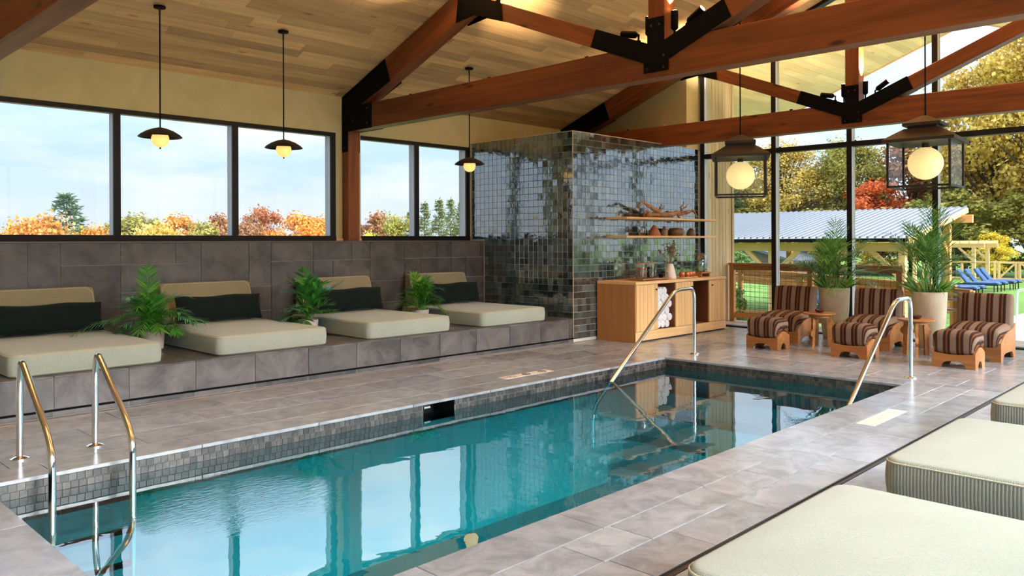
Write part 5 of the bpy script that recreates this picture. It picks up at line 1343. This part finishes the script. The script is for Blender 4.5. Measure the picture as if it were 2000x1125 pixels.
# ---------------------------------------------------------------- trees
bark = wood('bark', (.05, .035, .025), (.14, .10, .075), 'z', .9, 1, .2)
def tree_mesh(seed, nleaf, leaf, blobs, hgt=10.0, low=.25):
    rn = random.Random(seed); m = MB(); cs_ = []
    for k in range(blobs):
        t_ = rn.random(); z = hgt*(low+(.90-low)*t_); rr_ = hgt*.30*math.sin(PI*(.16+.70*t_))*math.sqrt(rn.random()); a = rn.uniform(0, 6.28)
        cs_.append((Vector((rr_*math.cos(a), rr_*math.sin(a), z)), hgt*rn.uniform(.055, .115)))
    cs_.append((Vector((0, 0, hgt*.9)), hgt*.09))
    for k in range(nleaf):
        c, r_ = cs_[k % len(cs_)]
        d = Vector((rn.gauss(0, 1), rn.gauss(0, 1), rn.gauss(0, .8))).normalized(); p = c+d*r_*(rn.random()**.45)*rn.uniform(.75, 1.25)
        n = (d+Vector((rn.gauss(0, .7), rn.gauss(0, .7), rn.gauss(.3, .7)))).normalized(); u = n.orthogonal().normalized(); w = n.cross(u); a = rn.uniform(0, 3.14); u, w = u*math.cos(a)+w*math.sin(a), w*math.cos(a)-u*math.sin(a)
        s = leaf*rn.uniform(.6, 1.35); o = len(m.v)
        m.v += [tuple(p-u*s*.5), tuple(p+w*s*.32+n*s*.08), tuple(p+u*s*.5), tuple(p-w*s*.32+n*s*.08)]; m.f.append((o, o+1, o+2, o+3))
    t = MB(); t.tube([(0, 0, 0), (.08, 0, hgt*.25), (0, .1, hgt*.55), (0, 0, hgt*.88)], [hgt*.02, hgt*.016, hgt*.010, hgt*.002], 7)
    for c, r_ in cs_:
        b0 = Vector((0, 0, max(hgt*.15, c.z*.6-.3))); mid = b0.lerp(c, .55)+Vector((0, 0, -.02*hgt)); t.tube([b0, mid, c], [hgt*.007, hgt*.004, hgt*.0012], 4, False)
    return m, t
def conifer_mesh(seed, hgt=10.0, tiers=26, spread=.19, per=9, leaf=.30):
    rn = random.Random(seed); m = MB(); t = MB(); t.tube([(0, 0, 0), (0, 0, hgt)], [hgt*.016, .01], 6)
    for k in range(tiers):
        q = k/(tiers-1); z = hgt*(.10+.88*q); rad = hgt*spread*(1-q)**.8*rn.uniform(.75, 1.2)+.12
        for j in range(per):
            a = rn.uniform(0, 6.28); tip = Vector((rad*math.cos(a), rad*math.sin(a), z-rad*.05+rad*rn.uniform(-.1, .22))); b0 = Vector((0, 0, z)); t.tube([b0, tip], [.03, .008], 3, False)
            for i in range(15):
                f_ = rn.random()**.6; p = b0.lerp(tip, f_)+Vector((rn.gauss(0, .07), rn.gauss(0, .07), rn.gauss(0, .06)))*hgt*.16; d = Vector((math.cos(a)+rn.gauss(0, .6), math.sin(a)+rn.gauss(0, .6), rn.gauss(.25, .4))).normalized(); w = d.orthogonal().normalized(); s = leaf*rn.uniform(.6, 1.3); o = len(m.v)
                m.v += [tuple(p), tuple(p+d*s*.5+w*s*.14), tuple(p+d*s), tuple(p+d*s*.5-w*s*.14)]; m.f.append((o, o+1, o+2, o+3))
    return m, t
def mk(nm, mb, mat):
    me = bpy.data.meshes.new(nm); me.from_pydata(mb.v, [], mb.f); me.update(); me.materials.append(mat); return me
FOL = {
 'redrust': foliage('leaves_redrust', [(.36, .11, .05), (.50, .18, .08), (.48, .24, .12)], .7, .3),
 'gold': foliage('leaves_gold', [(0.38, 0.25, 0.05), (0.62, 0.42, 0.08), (0.80, 0.58, 0.13), (0.54, 0.44, 0.12)], .7, .3),
 'yellow': foliage('leaves_yellow', [(0.702, 0.486, 0.0405), (0.891, 0.675, 0.0675), (0.92, 0.81, 0.135)], .7, .35),
 'orange': foliage('leaves_orange', [(0.486, 0.162, 0.027), (0.702, 0.27, 0.0405), (0.81, 0.405, 0.081), (0.594, 0.297, 0.0675)], .7, .3),
 'red': foliage('leaves_red', [(0.459, 0.0675, 0.0203), (0.648, 0.135, 0.027), (0.54, 0.176, 0.0675)], .7, .3),
 'rust': foliage('leaves_rust', [(0.351, 0.135, 0.0607), (0.486, 0.216, 0.0945), (0.567, 0.297, 0.121)], .7, .3),
 'olive': foliage('leaves_olive', [(0.176, 0.203, 0.0405), (0.324, 0.311, 0.0675), (0.486, 0.405, 0.0945), (0.594, 0.446, 0.0945)], .7, .3),
 'green': foliage('leaves_green', [(0.0675, 0.135, 0.0338), (0.135, 0.23, 0.054), (0.23, 0.324, 0.081)], .7, .25),
 'pine': foliage('needles', [(0.0473, 0.0945, 0.0473), (0.081, 0.149, 0.0675), (0.135, 0.203, 0.0945)], .7, .15),
 'spruce': foliage('spruce_needles', [(0.0945, 0.135, 0.0405), (0.176, 0.216, 0.0675), (0.27, 0.257, 0.081)], .7, .2),
}
TMS = [tree_mesh(s, 9000, .30, 46) for s in (31, 32, 33)]; TMF = [tree_mesh(s, 6500, .34, 30, 10, .15) for s in (41, 42)]; TMB = [tree_mesh(s, 26000, .17, 90, 10, .18) for s in (61, 62)]; CMS = [conifer_mesh(51), conifer_mesh(52, 10, 22, .26, 7, .4)]
crown_me = {}; 
def tree(kind, col, x, y, zb, hgt, wid, label, group, rz=None, nm='autumn_tree'):
    mb, tb = kind[0]; key = kind[1]
    if key not in crown_me: crown_me[key] = (mk('crown', mb, FOL['gold']), mk('trunk', tb, bark))
    cm, tm = crown_me[key]
    r = empty(nm, (x, y, zb), R.uniform(0, 6.28) if rz is None else rz); tag(r, label, 'tree', group)
    for me, n_ in ((cm, 'crown'), (tm, 'trunk')):
        o = bpy.data.objects.new(n_, me); COL.objects.link(o); o.parent = r; o.scale = (wid/10, wid/10, hgt/10)
        if n_ == 'crown': o.material_slots[0].link = 'OBJECT'; o.material_slots[0].material = FOL[col]
A = [(TMS[i], 'a%d' % i) for i in range(3)]+[(TMF[i], 'f%d' % i) for i in range(2)]+[(TMB[i], 'b%d' % i) for i in range(2)]; Cn = [(CMS[i], 'c%d' % i) for i in range(2)]
LG = 'trees beyond the left windows'
def at70(px): return 0
for (x, y, top, wid, col, k, lab) in (
    (16.2, 70, 3.1, 8, 'orange', 0, 'small orange treetop at the far left of the first window'), (22.2, 91, 4.24, 10.4, 'gold', 1, 'pale gold treetop beside the left edge of the first window'), (15.2, 57.4, 4.14, 7.4, 'orange', 2, 'broad golden orange tree left of the dark pine'),
    (33.1, 108, 4.42, 12.4, 'gold', 3, 'low gold trees right of the dark pine'), (23.1, 70, 3.7, 7, 'orange', 0, 'orange treetop beside the first window mullion'), (33.6, 91, 5.58, 11.7, 'olive', 1, 'yellow-green tree at the left of the second window'),
    (22.6, 57.4, 3.75, 6.6, 'gold', 2, 'gold tree left of the middle of the second window'), (45.9, 108, 6.1, 12.4, 'orange', 4, 'orange tree in the middle of the second window'), (31.4, 70, 4.18, 8, 'olive', 0, 'greenish tree near the right of the second window'), (43.1, 91, 5.85, 10.4, 'rust', 3, 'brownish tree at the right end of the second window'),
    (29.4, 57.4, 4.07, 5.7, 'rust', 1, 'rust tree at the left of the third window'), (58.0, 108, 7.76, 10.8, 'redrust', 2, 'pointed red-brown tree in the third window'), (41.0, 70, 5.24, 10, 'orange', 0, 'wide orange tree at the right of the third window'), (56.5, 91, 5.7, 10.4, 'orange', 4, 'orange tree behind the right jamb of the third window'),
    (58.4, 80, 6.17, 10.3, 'rust', 3, 'brown tree at the left of the fourth window'), (42.7, 60, 3.14, 4.6, 'yellow', 1, 'bright yellow small tree at the foot of the fourth window'), (53.5, 70, 5.34, 8, 'olive', 2, 'olive gold tree at the right of the fourth window')):
    hgt = top+6; tree(A[k], col, x, y, -6, hgt*.955, wid*1.2, lab, LG)
tree(Cn[1], 'pine', 22.98, 78, -6, 11.9, 15, 'dark open pine rising above the autumn trees in the first window', LG, nm='pine_tree')
for x, y, top, w_, lab in ((55.3, 70, 4.9, 9, 'spruce left of the last mullion'), (72.1, 88, 7.1, 12, 'first pointed spruce in the fifth window'), (59.5, 70, 6.4, 10, 'second pointed spruce in the fifth window'), (77.0, 88, 7.8, 12, 'third pointed spruce in the fifth window'), (63.0, 70, 6.3, 10, 'fourth pointed spruce at the edge of the tiled block')):
    tree(Cn[0], 'spruce', x, y, -6, (top+6)*1.0, w_, lab, LG, nm='spruce_tree')
RG = 'trees beyond the pavilion'
for (x, y, h_, w_, col, k, lab) in (
    (60, 36, 10.0, 11, 'rust', 0, 'rust tree at the left end above the pavilion roof'), (60, 29, 10.2, 12, 'gold', 5, 'tall gold tree above the pavilion roof left of the middle mullion'), (62, 24.3, 10.2, 11, 'olive', 6, 'olive gold tree right of the middle mullion'),
    (66, 27, 8.6, 12, 'olive', 0, 'olive tree deep behind the pavilion'), (58, 21.0, 6.6, 8, 'red', 1, 'bright red tree just above the pavilion roof'), (64, 20.5, 9.6, 11, 'rust', 4, 'rust brown tree right of the red tree'), (66, 17.5, 10.6, 12, 'gold', 6, 'gold tree right behind the right lantern'),
    (62, 14.2, 15.5, 14, 'gold', 5, 'tallest gold tree reaching the top of the right glazing'), (60, 10.0, 17.5, 16, 'gold', 6, 'huge gold tree at the right edge of the view'), (57, 15.8, 6.4, 9, 'olive', 3, 'bushy olive tree behind the pergola'), (58, 11.8, 5.4, 9, 'olive', 4, 'broad olive tree right behind the yellow sapling'), (57, 8.6, 7.0, 9, 'olive', 3, 'bushy olive tree at the right edge behind the fence'),
    (54.5, 12.9, 2.9, 3.6, 'yellow', 1, 'small bright yellow tree behind the garden fence'), (56, 24.5, 4.6, 9, 'olive', 3, 'low olive shrub tree seen under the pavilion roof'), (56, 20.0, 4.4, 9, 'gold', 4, 'low gold shrub tree seen under the pavilion roof'), (57, 31.0, 5, 9, 'olive', 4, 'low olive tree behind the brown house'),
    (70, 5, 14, 16, 'olive', 2, 'olive tree far right outside the view'), (68, 40, 11, 14, 'olive', 1, 'olive tree behind the porch wall')):
    tree(A[k], col, x, y, -.9, h_*1.05, w_*1.08, lab, RG)
tree(Cn[0], 'pine', 57, 32.5, -.9, 10.0, 17, 'dark green spruce seen through the left lantern', RG, nm='spruce_tree')
tree(A[3], 'green', 46, 25.2, -.9, 1.9, 3.2, 'small green bush in front of the brown house', RG, nm='shrub')
tree(A[4], 'green', 16.2, 9.0, -.9, 1.5, 1.6, 'small green shrub behind the deck railing', RG, nm='shrub')
